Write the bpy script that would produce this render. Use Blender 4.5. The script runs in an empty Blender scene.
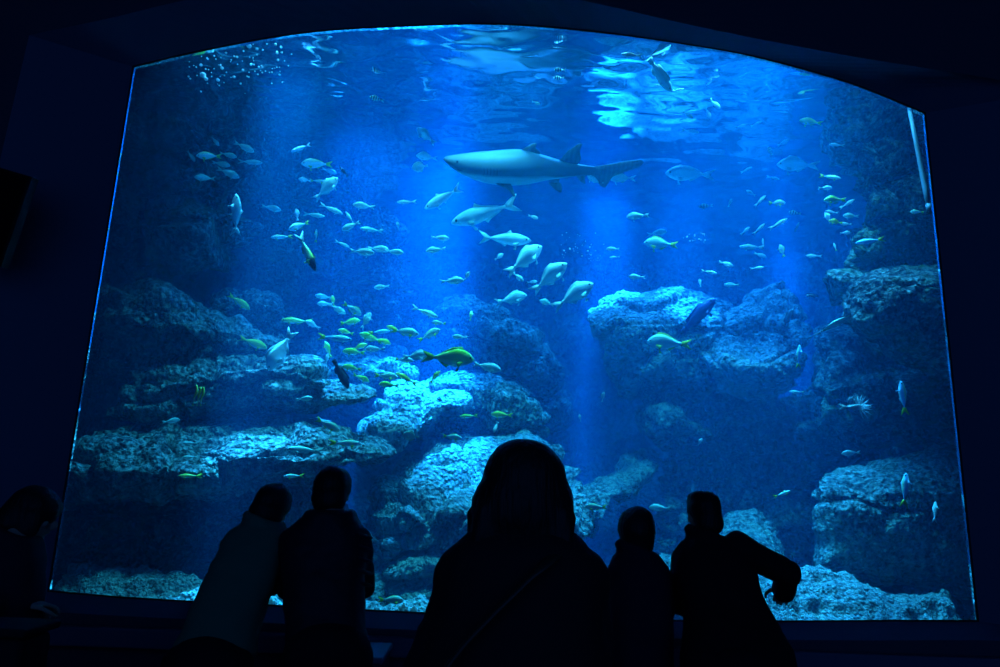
import bpy, bmesh, math, random
import numpy as np
from mathutils import Vector, Matrix, noise
random.seed(7)
S = bpy.context.scene
COL = S.collection

# ------------------------------------------------------------------ camera
CAM = Vector((0, 0, 1.45)); FPX = 720.0
PITCH = math.radians(12.6); ROLL = math.atan(112 / 3228)
F_ = Vector((0, math.cos(PITCH), math.sin(PITCH)))
U0 = Vector((0, -math.sin(PITCH), math.cos(PITCH))); R0 = Vector((1, 0, 0))
R_ = R0 * math.cos(ROLL) + U0 * math.sin(ROLL)
U_ = U0 * math.cos(ROLL) - R0 * math.sin(ROLL)

def P(x, y, Y):
    """the place at distance Y from the camera's wall that is seen at photo position x, y"""
    d = F_ * FPX + R_ * (x - 500) - U_ * (y - 333.5)
    return CAM + d * (Y / d.y)

def depth(p):
    return (p - CAM).dot(F_)

def mpp(p):
    return depth(p) / FPX            # metres in one photo pixel at p

cam_d = bpy.data.cameras.new('camera'); cam = bpy.data.objects.new('camera', cam_d); COL.objects.link(cam)
cam_d.sensor_width = 36; cam_d.lens = FPX * 36 / 1000; cam_d.clip_end = 100; cam_d.clip_start = 0.05
m = Matrix((R_, U_, -F_)).transposed().to_4x4(); m.translation = CAM
cam.matrix_world = m
S.camera = cam

# ------------------------------------------------------------------ helpers
def tag(o, label=None, cat=None, group=None, kind=None):
    if label: o['label'] = label
    if cat: o['category'] = cat
    if group: o['group'] = group
    if kind: o['kind'] = kind
    return o

def link(name, me, mat=None, parent=None, loc=None, smooth=True):
    o = bpy.data.objects.new(name, me); COL.objects.link(o)
    if mat is not None and len(me.materials) == 0: me.materials.append(mat)
    if parent is not None: o.parent = parent
    if loc is not None: o.location = loc
    if smooth and len(me.polygons): me.polygons.foreach_set('use_smooth', [True] * len(me.polygons))
    return o

def bm_obj(name, bm, mat=None, parent=None, loc=None, smooth=True):
    bmesh.ops.recalc_face_normals(bm, faces=bm.faces)
    me = bpy.data.meshes.new(name); bm.to_mesh(me); bm.free()
    return link(name, me, mat, parent, loc, smooth)

def empty(name, loc):
    o = bpy.data.objects.new(name, None); COL.objects.link(o); o.location = loc; o.empty_display_size = .1
    return o

def box(bm, lo, hi, bevel=0):
    r = bmesh.ops.create_cube(bm, size=1)
    vs = r['verts']
    for v in vs:
        v.co = Vector([(lo[i] + hi[i]) / 2 + v.co[i] * (hi[i] - lo[i]) for i in range(3)])
    if bevel:
        es = list({e for v in vs for e in v.link_edges})
        bmesh.ops.bevel(bm, geom=es, offset=bevel, segments=3, affect='EDGES', profile=.5)

def ell(bm, c, r, rot=None, seg=20):
    res = bmesh.ops.create_uvsphere(bm, u_segments=seg, v_segments=max(8, seg * 2 // 3), radius=1)
    M = Matrix.Diagonal((r[0], r[1], r[2])).to_3x3()
    if rot is not None: M = rot @ M
    for v in res['verts']: v.co = Vector(c) + M @ v.co

def frame_of(d, up=Vector((0, 0, 1))):
    d = d.normalized()
    if abs(d.dot(up)) > .97: up = Vector((0, 1, 0))
    a = d.cross(up).normalized(); b = a.cross(d)
    return a, b

def tube(bm, pts, rad, seg=12, cap=True, flat=1.0):
    """closed tapered tube with rounded ends through pts"""
    pts = [Vector(p) for p in pts]; n = len(pts); rings = []
    for i, p in enumerate(pts):
        d = (pts[min(i + 1, n - 1)] - pts[max(i - 1, 0)])
        if d.length < 1e-9: d = Vector((0, 0, 1))
        a, b = frame_of(d)
        rings.append([bm.verts.new(p + (a * math.cos(2 * math.pi * k / seg) + b * math.sin(2 * math.pi * k / seg) * flat) * rad[i]) for k in range(seg)])
    for r1, r2 in zip(rings, rings[1:]):
        for k in range(seg):
            bm.faces.new((r1[k], r1[(k + 1) % seg], r2[(k + 1) % seg], r2[k]))
    if cap:
        for r, s in ((rings[0], -1), (rings[-1], 1)):
            i = 0 if s < 0 else n - 1
            bm.faces.new(r)

def limb(bm, pts, rad, seg=14):
    tube(bm, pts, rad, seg)
    for p, r in zip(pts, rad): ell(bm, p, (r, r, r), seg=seg)

def loft(bm, rings, seg=28, power=2.3):
    """closed loft of level superellipse rings (centre, half width x, half depth y)"""
    rr = []
    for c, rx, ry in rings:
        row = []
        for k in range(seg):
            t = 2 * math.pi * k / seg; ct, st = math.cos(t), math.sin(t)
            row.append(bm.verts.new((c[0] + rx * math.copysign(abs(ct) ** (2 / power), ct), c[1] + ry * math.copysign(abs(st) ** (2 / power), st), c[2])))
        rr.append(row)
    for r1, r2 in zip(rr, rr[1:]):
        for k in range(seg): bm.faces.new((r1[k], r1[(k + 1) % seg], r2[(k + 1) % seg], r2[k]))
    bm.faces.new(rr[0]); bm.faces.new(rr[-1])

def fuse(bm, voxel, smooth=4, factor=.5):
    """one continuous surface around everything in bm"""
    bmesh.ops.recalc_face_normals(bm, faces=bm.faces)
    me = bpy.data.meshes.new('fuse'); bm.to_mesh(me); bm.free()
    o = bpy.data.objects.new('fuse', me); COL.objects.link(o)
    r = o.modifiers.new('r', 'REMESH'); r.mode = 'VOXEL'; r.voxel_size = voxel
    if smooth:
        s = o.modifiers.new('s', 'SMOOTH'); s.factor = factor; s.iterations = smooth
    dg = bpy.context.evaluated_depsgraph_get()
    out = bpy.data.meshes.new_from_object(o.evaluated_get(dg))
    bpy.data.objects.remove(o); bpy.data.meshes.remove(me)
    return out

# ------------------------------------------------------------------ materials
def nodes(name):
    mt = bpy.data.materials.new(name); mt.use_nodes = True
    nt = mt.node_tree; nt.nodes.clear()
    out = nt.nodes.new('ShaderNodeOutputMaterial')
    return mt, nt, out

def N(nt, typ, **kw):
    n = nt.nodes.new(typ)
    for k, v in kw.items():
        if k in n.inputs: n.inputs[k].default_value = v
        else: setattr(n, k, v)
    return n

def ramp(nt, src, stops):
    r = nt.nodes.new('ShaderNodeValToRGB'); e = r.color_ramp.elements
    e[0].position, e[0].color = stops[0][0], (*stops[0][1], 1)
    e[1].position, e[1].color = stops[-1][0], (*stops[-1][1], 1)
    for p, c in stops[1:-1]:
        x = e.new(p); x.color = (*c, 1)
    nt.links.new(src, r.inputs[0]); return r.outputs[0]

def plain(name, col, rough=.6, spec=.3, bump=0, bscale=40, mott=.0):
    mt, nt, out = nodes(name)
    b = N(nt, 'ShaderNodeBsdfPrincipled'); b.inputs['Base Color'].default_value = (*col, 1)
    b.inputs['Roughness'].default_value = rough; b.inputs['Specular IOR Level'].default_value = spec
    tc = N(nt, 'ShaderNodeTexCoord')
    if bump or mott:
        nz = N(nt, 'ShaderNodeTexNoise'); nz.inputs['Scale'].default_value = bscale; nz.inputs['Detail'].default_value = 4
        nt.links.new(tc.outputs['Object'], nz.inputs['Vector'])
        if mott:
            c = ramp(nt, nz.outputs['Fac'], [(.3, tuple(x * (1 - mott) for x in col)), (.7, tuple(min(1, x * (1 + mott)) for x in col))])
            nt.links.new(c, b.inputs['Base Color'])
        if bump:
            bp = N(nt, 'ShaderNodeBump'); bp.inputs['Strength'].default_value = bump; bp.inputs['Distance'].default_value = .01
            nt.links.new(nz.outputs['Fac'], bp.inputs['Height']); nt.links.new(bp.outputs[0], b.inputs['Normal'])
    nt.links.new(b.outputs[0], out.inputs[0])
    return mt

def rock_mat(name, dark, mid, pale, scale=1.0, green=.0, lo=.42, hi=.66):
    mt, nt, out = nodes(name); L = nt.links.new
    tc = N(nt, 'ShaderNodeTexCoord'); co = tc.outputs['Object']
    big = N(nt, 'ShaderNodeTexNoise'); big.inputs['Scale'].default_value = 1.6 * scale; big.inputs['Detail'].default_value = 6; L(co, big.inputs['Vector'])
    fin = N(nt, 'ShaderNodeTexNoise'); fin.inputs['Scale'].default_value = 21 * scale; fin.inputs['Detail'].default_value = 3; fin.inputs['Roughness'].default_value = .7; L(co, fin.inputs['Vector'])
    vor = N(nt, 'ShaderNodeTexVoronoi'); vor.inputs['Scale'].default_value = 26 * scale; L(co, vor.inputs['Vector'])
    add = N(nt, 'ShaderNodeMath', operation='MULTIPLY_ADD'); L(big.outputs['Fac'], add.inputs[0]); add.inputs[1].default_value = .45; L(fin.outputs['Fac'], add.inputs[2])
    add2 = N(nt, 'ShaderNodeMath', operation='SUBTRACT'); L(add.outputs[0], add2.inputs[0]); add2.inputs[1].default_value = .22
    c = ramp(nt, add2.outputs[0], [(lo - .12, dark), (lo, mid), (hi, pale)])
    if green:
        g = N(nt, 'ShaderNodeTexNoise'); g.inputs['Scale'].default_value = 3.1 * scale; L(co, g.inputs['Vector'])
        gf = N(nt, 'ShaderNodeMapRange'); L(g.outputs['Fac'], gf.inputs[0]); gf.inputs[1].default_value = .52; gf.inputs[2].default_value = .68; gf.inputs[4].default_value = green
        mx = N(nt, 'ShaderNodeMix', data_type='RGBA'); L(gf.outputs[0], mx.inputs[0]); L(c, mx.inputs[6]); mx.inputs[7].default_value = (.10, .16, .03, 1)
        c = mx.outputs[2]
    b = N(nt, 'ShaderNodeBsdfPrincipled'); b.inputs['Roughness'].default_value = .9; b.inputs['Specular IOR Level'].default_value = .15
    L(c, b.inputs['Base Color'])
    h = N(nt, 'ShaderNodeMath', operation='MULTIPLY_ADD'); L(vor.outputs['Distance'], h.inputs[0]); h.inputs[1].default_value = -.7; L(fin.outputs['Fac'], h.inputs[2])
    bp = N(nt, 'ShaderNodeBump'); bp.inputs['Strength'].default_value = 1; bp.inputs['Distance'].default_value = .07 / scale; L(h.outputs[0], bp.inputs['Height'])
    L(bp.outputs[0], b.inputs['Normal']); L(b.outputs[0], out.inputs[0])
    return mt

M = {}
M['paint'] = plain('wall_paint', (.10, .13, .20), .85, .1, .15, 30)
M['front'] = plain('front_wall_paint', (.06, .07, .10), .9, .1, .15, 30)
M['gasket'] = plain('black_rubber', (.008, .008, .01), .5)
M['bead'] = plain('acrylic_edge', (.012, .016, .022), .8, .0)
M['floor'] = plain('dark_floor', (.02, .022, .03), .5, .3, .1, 20)
M['rock'] = rock_mat('reef_rock', (0.024, 0.031, 0.034), (0.082, 0.102, 0.102), (0.422, 0.476, 0.449), 1.0, .25)
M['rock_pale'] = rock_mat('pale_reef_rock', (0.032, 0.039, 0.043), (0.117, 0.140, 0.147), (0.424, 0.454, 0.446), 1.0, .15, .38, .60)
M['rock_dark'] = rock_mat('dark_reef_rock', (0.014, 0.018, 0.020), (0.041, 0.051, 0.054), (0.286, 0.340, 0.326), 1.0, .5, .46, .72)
M['gravel'] = rock_mat('coral_gravel', (0.034, 0.041, 0.048), (0.190, 0.224, 0.224), (0.578, 0.612, 0.585), 1.6, .1, .38, .60)
M['back'] = rock_mat('rear_rockwork', (0.020, 0.027, 0.031), (0.054, 0.068, 0.068), (0.170, 0.204, 0.204), .7, .3)

# ------------------------------------------------------------------ the room
DW = 4.3                                       # the glass stands here
inner_px = [(133.5, 66.6), (200, 51), (300, 33), (400, 26), (500, 24), (600, 32), (700, 46), (760, 57.5), (850, 83), (925, 113)]
def smooth_curve(pts, n):
    """Catmull-Rom through pts"""
    pts = [Vector(p) for p in pts]; out = []
    ext = [2 * pts[0] - pts[1]] + pts + [2 * pts[-1] - pts[-2]]
    for i in range(1, len(ext) - 2):
        p0, p1, p2, p3 = ext[i - 1:i + 3]
        for k in range(n):
            t = k / n
            out.append(.5 * ((2 * p1) + (p2 - p0) * t + (2 * p0 - 5 * p1 + 4 * p2 - p3) * t * t + (3 * p1 - p0 - 3 * p2 + p3) * t ** 3))
    out.append(pts[-1]); return out
inner = [P(x, y, DW) for x, y in inner_px]
XL, XR, ZS = -2.497, 2.753, .842
inner[0].x = XL; inner[-1].x = XR
arch_in = smooth_curve(inner, 6)
DF = 4.0
outer_px = [(52, 36), (110, 18), (186, 0), (300, -20), (430, -26), (580, 0), (700, 27), (850, 56), (1000, 80), (1040, 93)]
outer = [P(x, y, DF) for x, y in outer_px]
outer[0].x = -3.0; outer[-1].x = 3.3
arch_out = smooth_curve(outer, 6)
sill = [P(x, y, DW) for x, y in ((900, 621.3), (800, 622), (680, 621.5), (560, 619), (450, 615), (368, 611), (275, 606.3), (188, 602), (120, 598))]   # the sill sags a little
loop_in = [Vector((XL, DW, ZS - .012))] + arch_in + [Vector((XR, DW, ZS))] + sill
loop_out = [Vector((-3.1, DF, ZS - .05))] + arch_out + [Vector((3.3, DF, ZS - .035))] + [Vector((v.x * 1.12, DF, v.z - .035)) for v in sill]

def strip(name, A, B, mat, closed=True, kind='structure', smooth=False):
    bm = bmesh.new(); a = [bm.verts.new(v) for v in A]; b = [bm.verts.new(v) for v in B]
    n = len(a)
    for i in range(n if closed else n - 1):
        j = (i + 1) % n
        bm.faces.new((a[i], a[j], b[j], b[i]))
    o = bm_obj(name, bm, mat, smooth=smooth); tag(o, kind=kind); return o

strip('trim_reveal', loop_in, loop_out, M['paint'])
# the wall the window is let into, with its arched opening
far = [Vector((-6, DF, 0))] + [Vector((-6 + 12.5 * i / (len(arch_out) - 1), DF, 5.6)) for i in range(len(arch_out))] + [Vector((6.5, DF, 0))] + [Vector((v.x * 1.6, DF, 0)) for v in sill]
lo2 = [Vector((v.x, DF, v.z)) for v in loop_out]
strip('wall_front', lo2, far, M['front'])
bm = bmesh.new(); box(bm, (-6, -3.5, -.1), (6.5, DF + .35, 0)); tag(bm_obj('floor', bm, M['floor'], smooth=False), kind='structure')
bm = bmesh.new(); box(bm, (-6, -3.5, 5.6), (6.5, DF + .35, 5.7)); tag(bm_obj('ceiling', bm, M['front'], smooth=False), kind='structure')
bm = bmesh.new(); box(bm, (-4.6, -3.5, 0), (-4.5, DF, 5.6)); tag(bm_obj('wall_left', bm, M['front'], smooth=False), kind='structure')
bm = bmesh.new(); box(bm, (5.2, -3.5, 0), (5.3, DF, 5.6)); tag(bm_obj('wall_right', bm, M['front'], smooth=False), kind='structure')
# ledge of the sill
bm = bmesh.new(); box(bm, (-3.6, 3.93, ZS - .22), (3.9, 3.998, ZS - .125), .012); tag(bm_obj('trim_sill', bm, M['paint'], smooth=False), kind='structure')

def inset(loop, d, Y):
    c = []
    n = len(loop)
    for i, v in enumerate(loop):
        a, b = loop[i - 1], loop[(i + 1) % n]
        e1 = Vector((v.x - a.x, v.z - a.z)).normalized(); e2 = Vector((b.x - v.x, b.z - v.z)).normalized()
        n1 = Vector((e1.y, -e1.x)); n2 = Vector((e2.y, -e2.x)); nn = (n1 + n2).normalized()
        k = d / max(.3, nn.dot(n1))
        c.append(Vector((v.x + nn.x * k, Y, v.z + nn.y * k)))
    return c
# black gasket round the pane, then the pale sawn edge of the acrylic behind it
strip('trim_gasket', inset(loop_in, .009, DW - .002), [v + Vector((0, -.01, 0)) for v in loop_in], M['gasket'])
strip('trim_acrylic_edge', inset(loop_in, 0, DW), inset(loop_in, -.06, DW + .075), M['bead'])
pane_loop = inset(loop_in, -.012, DW)

win = empty('window_1', ((XL + XR) / 2, DW, ZS)); tag(win, kind='structure')
mt, nt, out = nodes('acrylic_pane')
tr = N(nt, 'ShaderNodeBsdfTransparent'); tr.inputs[0].default_value = (.97, .985, .99, 1)
gl = N(nt, 'ShaderNodeBsdfGlossy'); gl.inputs['Roughness'].default_value = .02
fr = N(nt, 'ShaderNodeFresnel'); fr.inputs[0].default_value = 1.25
mx = N(nt, 'ShaderNodeMixShader'); nt.links.new(fr.outputs[0], mx.inputs[0]); nt.links.new(tr.outputs[0], mx.inputs[1]); nt.links.new(gl.outputs[0], mx.inputs[2]); nt.links.new(mx.outputs[0], out.inputs[0])
bm = bmesh.new()
fa = [bm.verts.new((v.x, DW + .02, v.z)) for v in pane_loop]; fb = [bm.verts.new((v.x, DW + .05, v.z)) for v in pane_loop]
bm.faces.new(fa); bm.faces.new(fb)
for i in range(len(fa)):
    j = (i + 1) % len(fa); bm.faces.new((fa[i], fa[j], fb[j], fb[i]))
pane = bm_obj('pane', bm, mt, smooth=False); pane.parent = win; pane.matrix_parent_inverse = Matrix.Translation(win.location).inverted()

# ------------------------------------------------------------------ tank: water, its surface, walls
ZW = 4.72
TX0, TX1, TY0, TY1, TZ0 = -4.6, 5.0, DW + .06, 10.6, .2
mt, nt, out = nodes('tank_water')
sc = N(nt, 'ShaderNodeVolumeScatter'); sc.inputs['Color'].default_value = (.0, .36, .84, 1); sc.inputs['Density'].default_value = .098; sc.inputs['Anisotropy'].default_value = .25
ab = N(nt, 'ShaderNodeVolumeAbsorption'); ab.inputs['Color'].default_value = (0, .80, .94, 1); ab.inputs['Density'].default_value = .34
ad = N(nt, 'ShaderNodeAddShader'); nt.links.new(sc.outputs[0], ad.inputs[0]); nt.links.new(ab.outputs[0], ad.inputs[1]); nt.links.new(ad.outputs[0], out.inputs['Volume'])
bm = bmesh.new(); box(bm, (TX0, TY0, TZ0), (TX1, TY1, ZW + .06)); tag(bm_obj('water', bm, mt, smooth=False), 'clear blue water filling the whole tank behind the window', 'water', kind='structure')

mt, nt, out = nodes('water_surface')
tr = N(nt, 'ShaderNodeBsdfTransparent')
gl = N(nt, 'ShaderNodeBsdfGlossy'); gl.inputs['Roughness'].default_value = .06; gl.inputs[0].default_value = (.45, .53, .68, 1)
lw = N(nt, 'ShaderNodeLayerWeight'); lw.inputs['Blend'].default_value = .5
mr = N(nt, 'ShaderNodeMapRange'); nt.links.new(lw.outputs['Facing'], mr.inputs[0]); mr.inputs[1].default_value = .18; mr.inputs[2].default_value = .30
mx = N(nt, 'ShaderNodeMixShader'); nt.links.new(mr.outputs[0], mx.inputs[0]); nt.links.new(tr.outputs[0], mx.inputs[1]); nt.links.new(gl.outputs[0], mx.inputs[2]); nt.links.new(mx.outputs[0], out.inputs[0])
bm = bmesh.new(); bmesh.ops.create_grid(bm, x_segments=220, y_segments=150, size=1)
for v in bm.verts:
    x = TX0 + (v.co.x + 1) / 2 * (TX1 - TX0); y = TY0 + .01 + (v.co.y + 1) / 2 * (TY1 - TY0 - .02)
    z = ZW + .014 * noise.fractal(Vector((x * 1.1, y * 2.6, 0)), .8, 2, 4) + .006 * noise.noise(Vector((x * 5, y * 9, 3)))
    v.co = (x, y, z)
tag(bm_obj('water_surface', bm, mt), 'rippled underside of the water surface at the top of the tank', 'water surface', kind='structure')

def rough_grid(name, f, nu, nv, amp, seed, mat, kind='structure', fr=1.0):
    bm = bmesh.new(); g = [[None] * (nv + 1) for _ in range(nu + 1)]
    for i in range(nu + 1):
        for j in range(nv + 1):
            g[i][j] = bm.verts.new(f(i / nu, j / nv))
    for i in range(nu):
        for j in range(nv): bm.faces.new((g[i][j], g[i + 1][j], g[i + 1][j + 1], g[i][j + 1]))
    bm.normal_update(); off = Vector((seed * 7.3, seed * 3.1, seed))
    new = []
    for v in bm.verts:
        p = v.co * fr
        d = noise.fractal(p * .8 + off, .9, 2.1, 5) * amp + noise.noise(p * 5 + off) * amp * .12
        new.append(v.co + v.normal * d)
    for v, c in zip(bm.verts, new): v.co = c
    o = bm_obj(name, bm, mat); tag(o, kind=kind); return o

rough_grid('wall_back', lambda u, v: (TX0 + u * (TX1 - TX0), 9.9, .1 + v * 7.5), 120, 100, .55, 1, M['back'])
rough_grid('wall_tank_left', lambda u, v: (-3.6 - u * .6, 4.5 + u * 6, .1 + v * 5.6), 100, 100, .45, 2, M['back'])
rough_grid('wall_tank_right', lambda u, v: (4.0 + u * .6, 4.5 + u * 6, .1 + v * 5.6), 100, 100, .45, 3, M['back'])
def fl(u, v):
    x = TX0 + u * (TX1 - TX0); y = 4.36 + v * 6.2
    return (x, y, .36 + (y - 4.36) * .05)
rough_grid('floor_tank', fl, 120, 90, .14, 4, M['back'])
# ------------------------------------------------------------------ reef rocks
def rock(label, poly, Y, T=1.0, lip=.6, up=.9, down=.25, seed=0, mat='rock', amp=.10, nth=170, ns=46, name='reef_rock', cat='rock', fine=1.0, cen=None):
    pts = smooth_curve([Vector((x, y, 0)) for x, y in poly] + [Vector((*poly[0], 0))], 6)[:-1]
    ys = [p.y for p in pts]; y0, y1 = min(ys), max(ys)
    cx, cy = cen or (sum(p.x for p in pts) / len(pts), sum(p.y for p in pts) / len(pts))
    # outline resampled by length
    L = [0]
    for a, b in zip(pts, pts[1:] + pts[:1]): L.append(L[-1] + (b - a).length)
    def at(s):
        s = (s % 1) * L[-1]; i = int(np.searchsorted(L, s, 'right')) - 1; i = min(i, len(pts) - 1)
        a, b = pts[i], pts[(i + 1) % len(pts)]; t = (s - L[i]) / max(1e-6, L[i + 1] - L[i]); return a.lerp(b, t)
    outl = [at(k / nth) for k in range(nth)]
    Hm = (y1 - y0) * mpp(P(cx, cy, Y))
    def front(py):
        t = (y1 - py) / (y1 - y0)
        return Y + (max(0, t - lip) * up + max(0, lip - t) * down) * Hm
    bm = bmesh.new(); rows = []
    ss = [1 - (1 - i / ns) ** 1.6 for i in range(ns + 1)]
    c0 = P(cx, cy, front(cy))
    fc = bm.verts.new(c0)
    for s in ss[1:]:
        w = (1 - s ** 3.5) ** .5 if s < 1 else 0
        row = []
        for q in outl:
            px, py = cx + (q.x - cx) * s, cy + (q.y - cy) * s
            f = front(py); row.append(bm.verts.new(P(px, py, f + (1 - w) * T * .45)))
        rows.append(row)
    brow = []
    nb = 12
    for i in range(1, nb):
        s = 1 - i / nb; w = (1 - s ** 3) ** .5; row = []
        for q in outl:
            px, py = cx + (q.x - cx) * s, cy + (q.y - cy) * s
            row.append(bm.verts.new(P(px, py, front(py) + T * .45 + w * T * .55)))
        rows.append(row)
    bc = bm.verts.new(P(cx, cy, front(cy) + T))
    for k in range(nth):
        j = (k + 1) % nth
        bm.faces.new((fc, rows[0][k], rows[0][j])); bm.faces.new((bc, rows[-1][j], rows[-1][k]))
        for r1, r2 in zip(rows, rows[1:]): bm.faces.new((r1[k], r2[k], r2[j], r1[j]))
    bmesh.ops.recalc_face_normals(bm, faces=bm.faces); bm.normal_update()
    off = Vector((seed * 5.7, seed * 1.3, seed * 3.9)); new = []
    for v in bm.verts:
        p = v.co
        d = noise.fractal(p * 1.3 + off, .8, 2.1, 4) * amp
        d += (abs(noise.noise(p * 3.4 + off)) - .25) * amp * .55
        q = Vector((p.x * .9, p.y * .9, p.z * 1.8)) * 1.5 + off + Vector((noise.noise(p * 2 + off), noise.noise(p * 2 - off), 0)) * .35
        vd = noise.voronoi(q)[0]; cr = vd[1] - vd[0]
        d -= max(0, .16 - cr) / .16 * amp * .9
        d += (noise.cell(noise.voronoi(q)[1][0] * 3.7) - .5) * amp * .8
        d += noise.fractal(p * 11 + off, .7, 2.2, 3) * .022 * fine
        new.append(v.co + v.normal * d - c0)
    for v, c in zip(bm.verts, new): v.co = c
    o = bm_obj(name, bm, M[mat], loc=c0); tag(o, label, cat, 'rocks of the reef'); return o

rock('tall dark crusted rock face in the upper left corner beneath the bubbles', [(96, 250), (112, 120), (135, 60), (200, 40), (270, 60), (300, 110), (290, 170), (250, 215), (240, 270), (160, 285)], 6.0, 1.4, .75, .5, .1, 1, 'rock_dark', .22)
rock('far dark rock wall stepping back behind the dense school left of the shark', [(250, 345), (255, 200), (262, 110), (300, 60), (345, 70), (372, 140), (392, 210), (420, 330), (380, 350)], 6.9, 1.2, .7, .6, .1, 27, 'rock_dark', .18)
rock('broad dark ledge with a rubbly top just above the long low slab at the left', [(70, 400), (84, 300), (100, 280), (150, 282), (205, 312), (290, 330), (300, 352), (240, 372), (130, 395)], 5.7, 1.3, .72, 1.3, .5, 2, 'rock', .12)
rock('small rounded boulder behind the rubbly ledge, a yellow fish in front of it', [(200, 318), (210, 292), (240, 285), (280, 296), (290, 318), (262, 336), (225, 334)], 6.3, .8, .7, 1.2, .5, 3, 'rock', .07)
rock('dark slab with a thin pale lip hanging over the three upright yellow fish', [(100, 418), (126, 386), (165, 368), (255, 352), (310, 362), (335, 385), (322, 412), (250, 425), (150, 430)], 5.5, 1.1, .80, 1.5, .5, 4, 'rock', .09)
rock('long low slab reaching across the lower left above the two leaning visitors', [(44, 470), (70, 432), (150, 422), (230, 414), (300, 412), (360, 422), (396, 446), (385, 464), (300, 482), (180, 505), (44, 520)], 5.1, 1.2, .45, .9, .55, 5, 'rock', .10)
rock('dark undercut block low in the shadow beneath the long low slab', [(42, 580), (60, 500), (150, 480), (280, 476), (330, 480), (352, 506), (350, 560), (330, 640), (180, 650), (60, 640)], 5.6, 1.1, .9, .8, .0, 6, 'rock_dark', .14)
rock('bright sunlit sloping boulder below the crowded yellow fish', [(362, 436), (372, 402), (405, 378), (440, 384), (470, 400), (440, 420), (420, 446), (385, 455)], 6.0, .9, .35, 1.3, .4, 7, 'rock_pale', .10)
rock('arched hollow boulder behind the big green fish', [(400, 400), (425, 376), (470, 366), (505, 372), (530, 396), (548, 432), (528, 452), (450, 456), (410, 440)], 6.5, 1.0, .66, 1.3, .9, 8, 'rock', .10)
rock('far dim mound capped by pale rubble under the school of silver bream', [(396, 345), (415, 312), (460, 302), (500, 306), (530, 325), (552, 365), (560, 420), (480, 420), (410, 400)], 7.3, 1.3, .80, 1.2, .5, 9, 'rock', .16)
rock('low rubbly bank beneath the crowd of yellow fish', [(270, 395), (285, 345), (320, 318), (365, 322), (400, 340), (412, 378), (380, 402), (330, 412)], 6.7, 1.1, .4, 1.5, .4, 10, 'rock', .14)
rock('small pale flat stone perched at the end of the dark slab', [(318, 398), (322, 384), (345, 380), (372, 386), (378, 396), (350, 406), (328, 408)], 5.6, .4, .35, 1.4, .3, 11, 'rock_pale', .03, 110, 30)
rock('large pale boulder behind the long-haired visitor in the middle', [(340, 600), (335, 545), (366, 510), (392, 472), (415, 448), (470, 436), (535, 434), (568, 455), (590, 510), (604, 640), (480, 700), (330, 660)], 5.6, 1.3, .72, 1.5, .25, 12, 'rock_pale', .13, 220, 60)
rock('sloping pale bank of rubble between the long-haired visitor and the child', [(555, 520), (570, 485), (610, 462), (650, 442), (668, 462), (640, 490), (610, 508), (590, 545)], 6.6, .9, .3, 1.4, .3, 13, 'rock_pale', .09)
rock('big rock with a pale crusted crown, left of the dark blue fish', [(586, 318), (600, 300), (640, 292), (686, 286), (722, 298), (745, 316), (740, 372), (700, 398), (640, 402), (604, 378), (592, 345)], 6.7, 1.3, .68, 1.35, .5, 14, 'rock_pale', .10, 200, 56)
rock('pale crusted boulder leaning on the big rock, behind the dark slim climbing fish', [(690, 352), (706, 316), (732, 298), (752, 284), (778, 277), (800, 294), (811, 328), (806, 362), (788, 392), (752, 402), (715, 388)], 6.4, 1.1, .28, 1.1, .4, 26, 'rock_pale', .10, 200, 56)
rock('hollowed buttress holding up the big double-topped rock', [(640, 420), (650, 385), (720, 372), (780, 378), (800, 420), (770, 480), (730, 520), (740, 640), (640, 650), (655, 520), (672, 470)], 7.0, 1.2, .84, .8, .35, 15, 'rock', .18)
rock('dim far rock shoulder between the two big rocks on the right', [(735, 480), (765, 410), (800, 380), (870, 400), (890, 470), (880, 600), (800, 620), (740, 600)], 7.2, 1.0, .6, .8, .2, 16, 'rock', .14)
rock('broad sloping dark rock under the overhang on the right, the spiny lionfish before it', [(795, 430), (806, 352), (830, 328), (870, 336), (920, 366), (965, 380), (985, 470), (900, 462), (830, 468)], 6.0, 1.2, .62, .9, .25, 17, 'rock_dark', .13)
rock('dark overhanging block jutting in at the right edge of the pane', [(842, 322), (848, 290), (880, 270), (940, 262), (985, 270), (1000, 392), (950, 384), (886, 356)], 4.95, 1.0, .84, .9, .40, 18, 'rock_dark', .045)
rock('rough dark rock pillar in the upper right corner by the pale streak tube', [(838, 300), (842, 230), (850, 170), (838, 120), (832, 76), (880, 72), (925, 96), (960, 180), (985, 290), (920, 290)], 5.4, 1.1, .6, .3, .1, 19, 'rock_dark', .20, 200, 56, fine=1.6)
rock('large squared boulder low on the right, speckled pale along its top', [(812, 570), (815, 486), (838, 464), (900, 452), (975, 440), (1000, 500), (990, 592), (900, 590), (840, 580)], 5.45, 1.1, .66, 1.1, .12, 20, 'rock', .04, 200, 56)
rock('round pale boulder between the bending man and the squared boulder', [(712, 560), (720, 522), (742, 510), (768, 516), (786, 545), (800, 590), (775, 670), (726, 670)], 5.75, .8, .5, .9, .1, 21, 'rock', .035)
rock('dim boulder seen between the child and the bending man', [(636, 670), (648, 575), (668, 545), (700, 536), (730, 560), (724, 670)], 5.8, .8, .6, 1.0, .2, 22, 'rock', .10)
rock('bright mound of coral rubble at the foot of the pane on the right', [(730, 775), (766, 585), (800, 566), (850, 572), (905, 592), (960, 600), (985, 770), (860, 800)], 4.72, .5, .30, .55, .0, 23, 'gravel', .04, 200, 50, fine=1.7)
rock('dim heap of coral rubble at the foot of the pane on the left', [(20, 725), (60, 574), (120, 566), (180, 570), (240, 584), (290, 600), (300, 735), (160, 745)], 4.75, .5, .35, .6, .0, 24, 'gravel', .04, 200, 50, fine=1.7)
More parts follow.
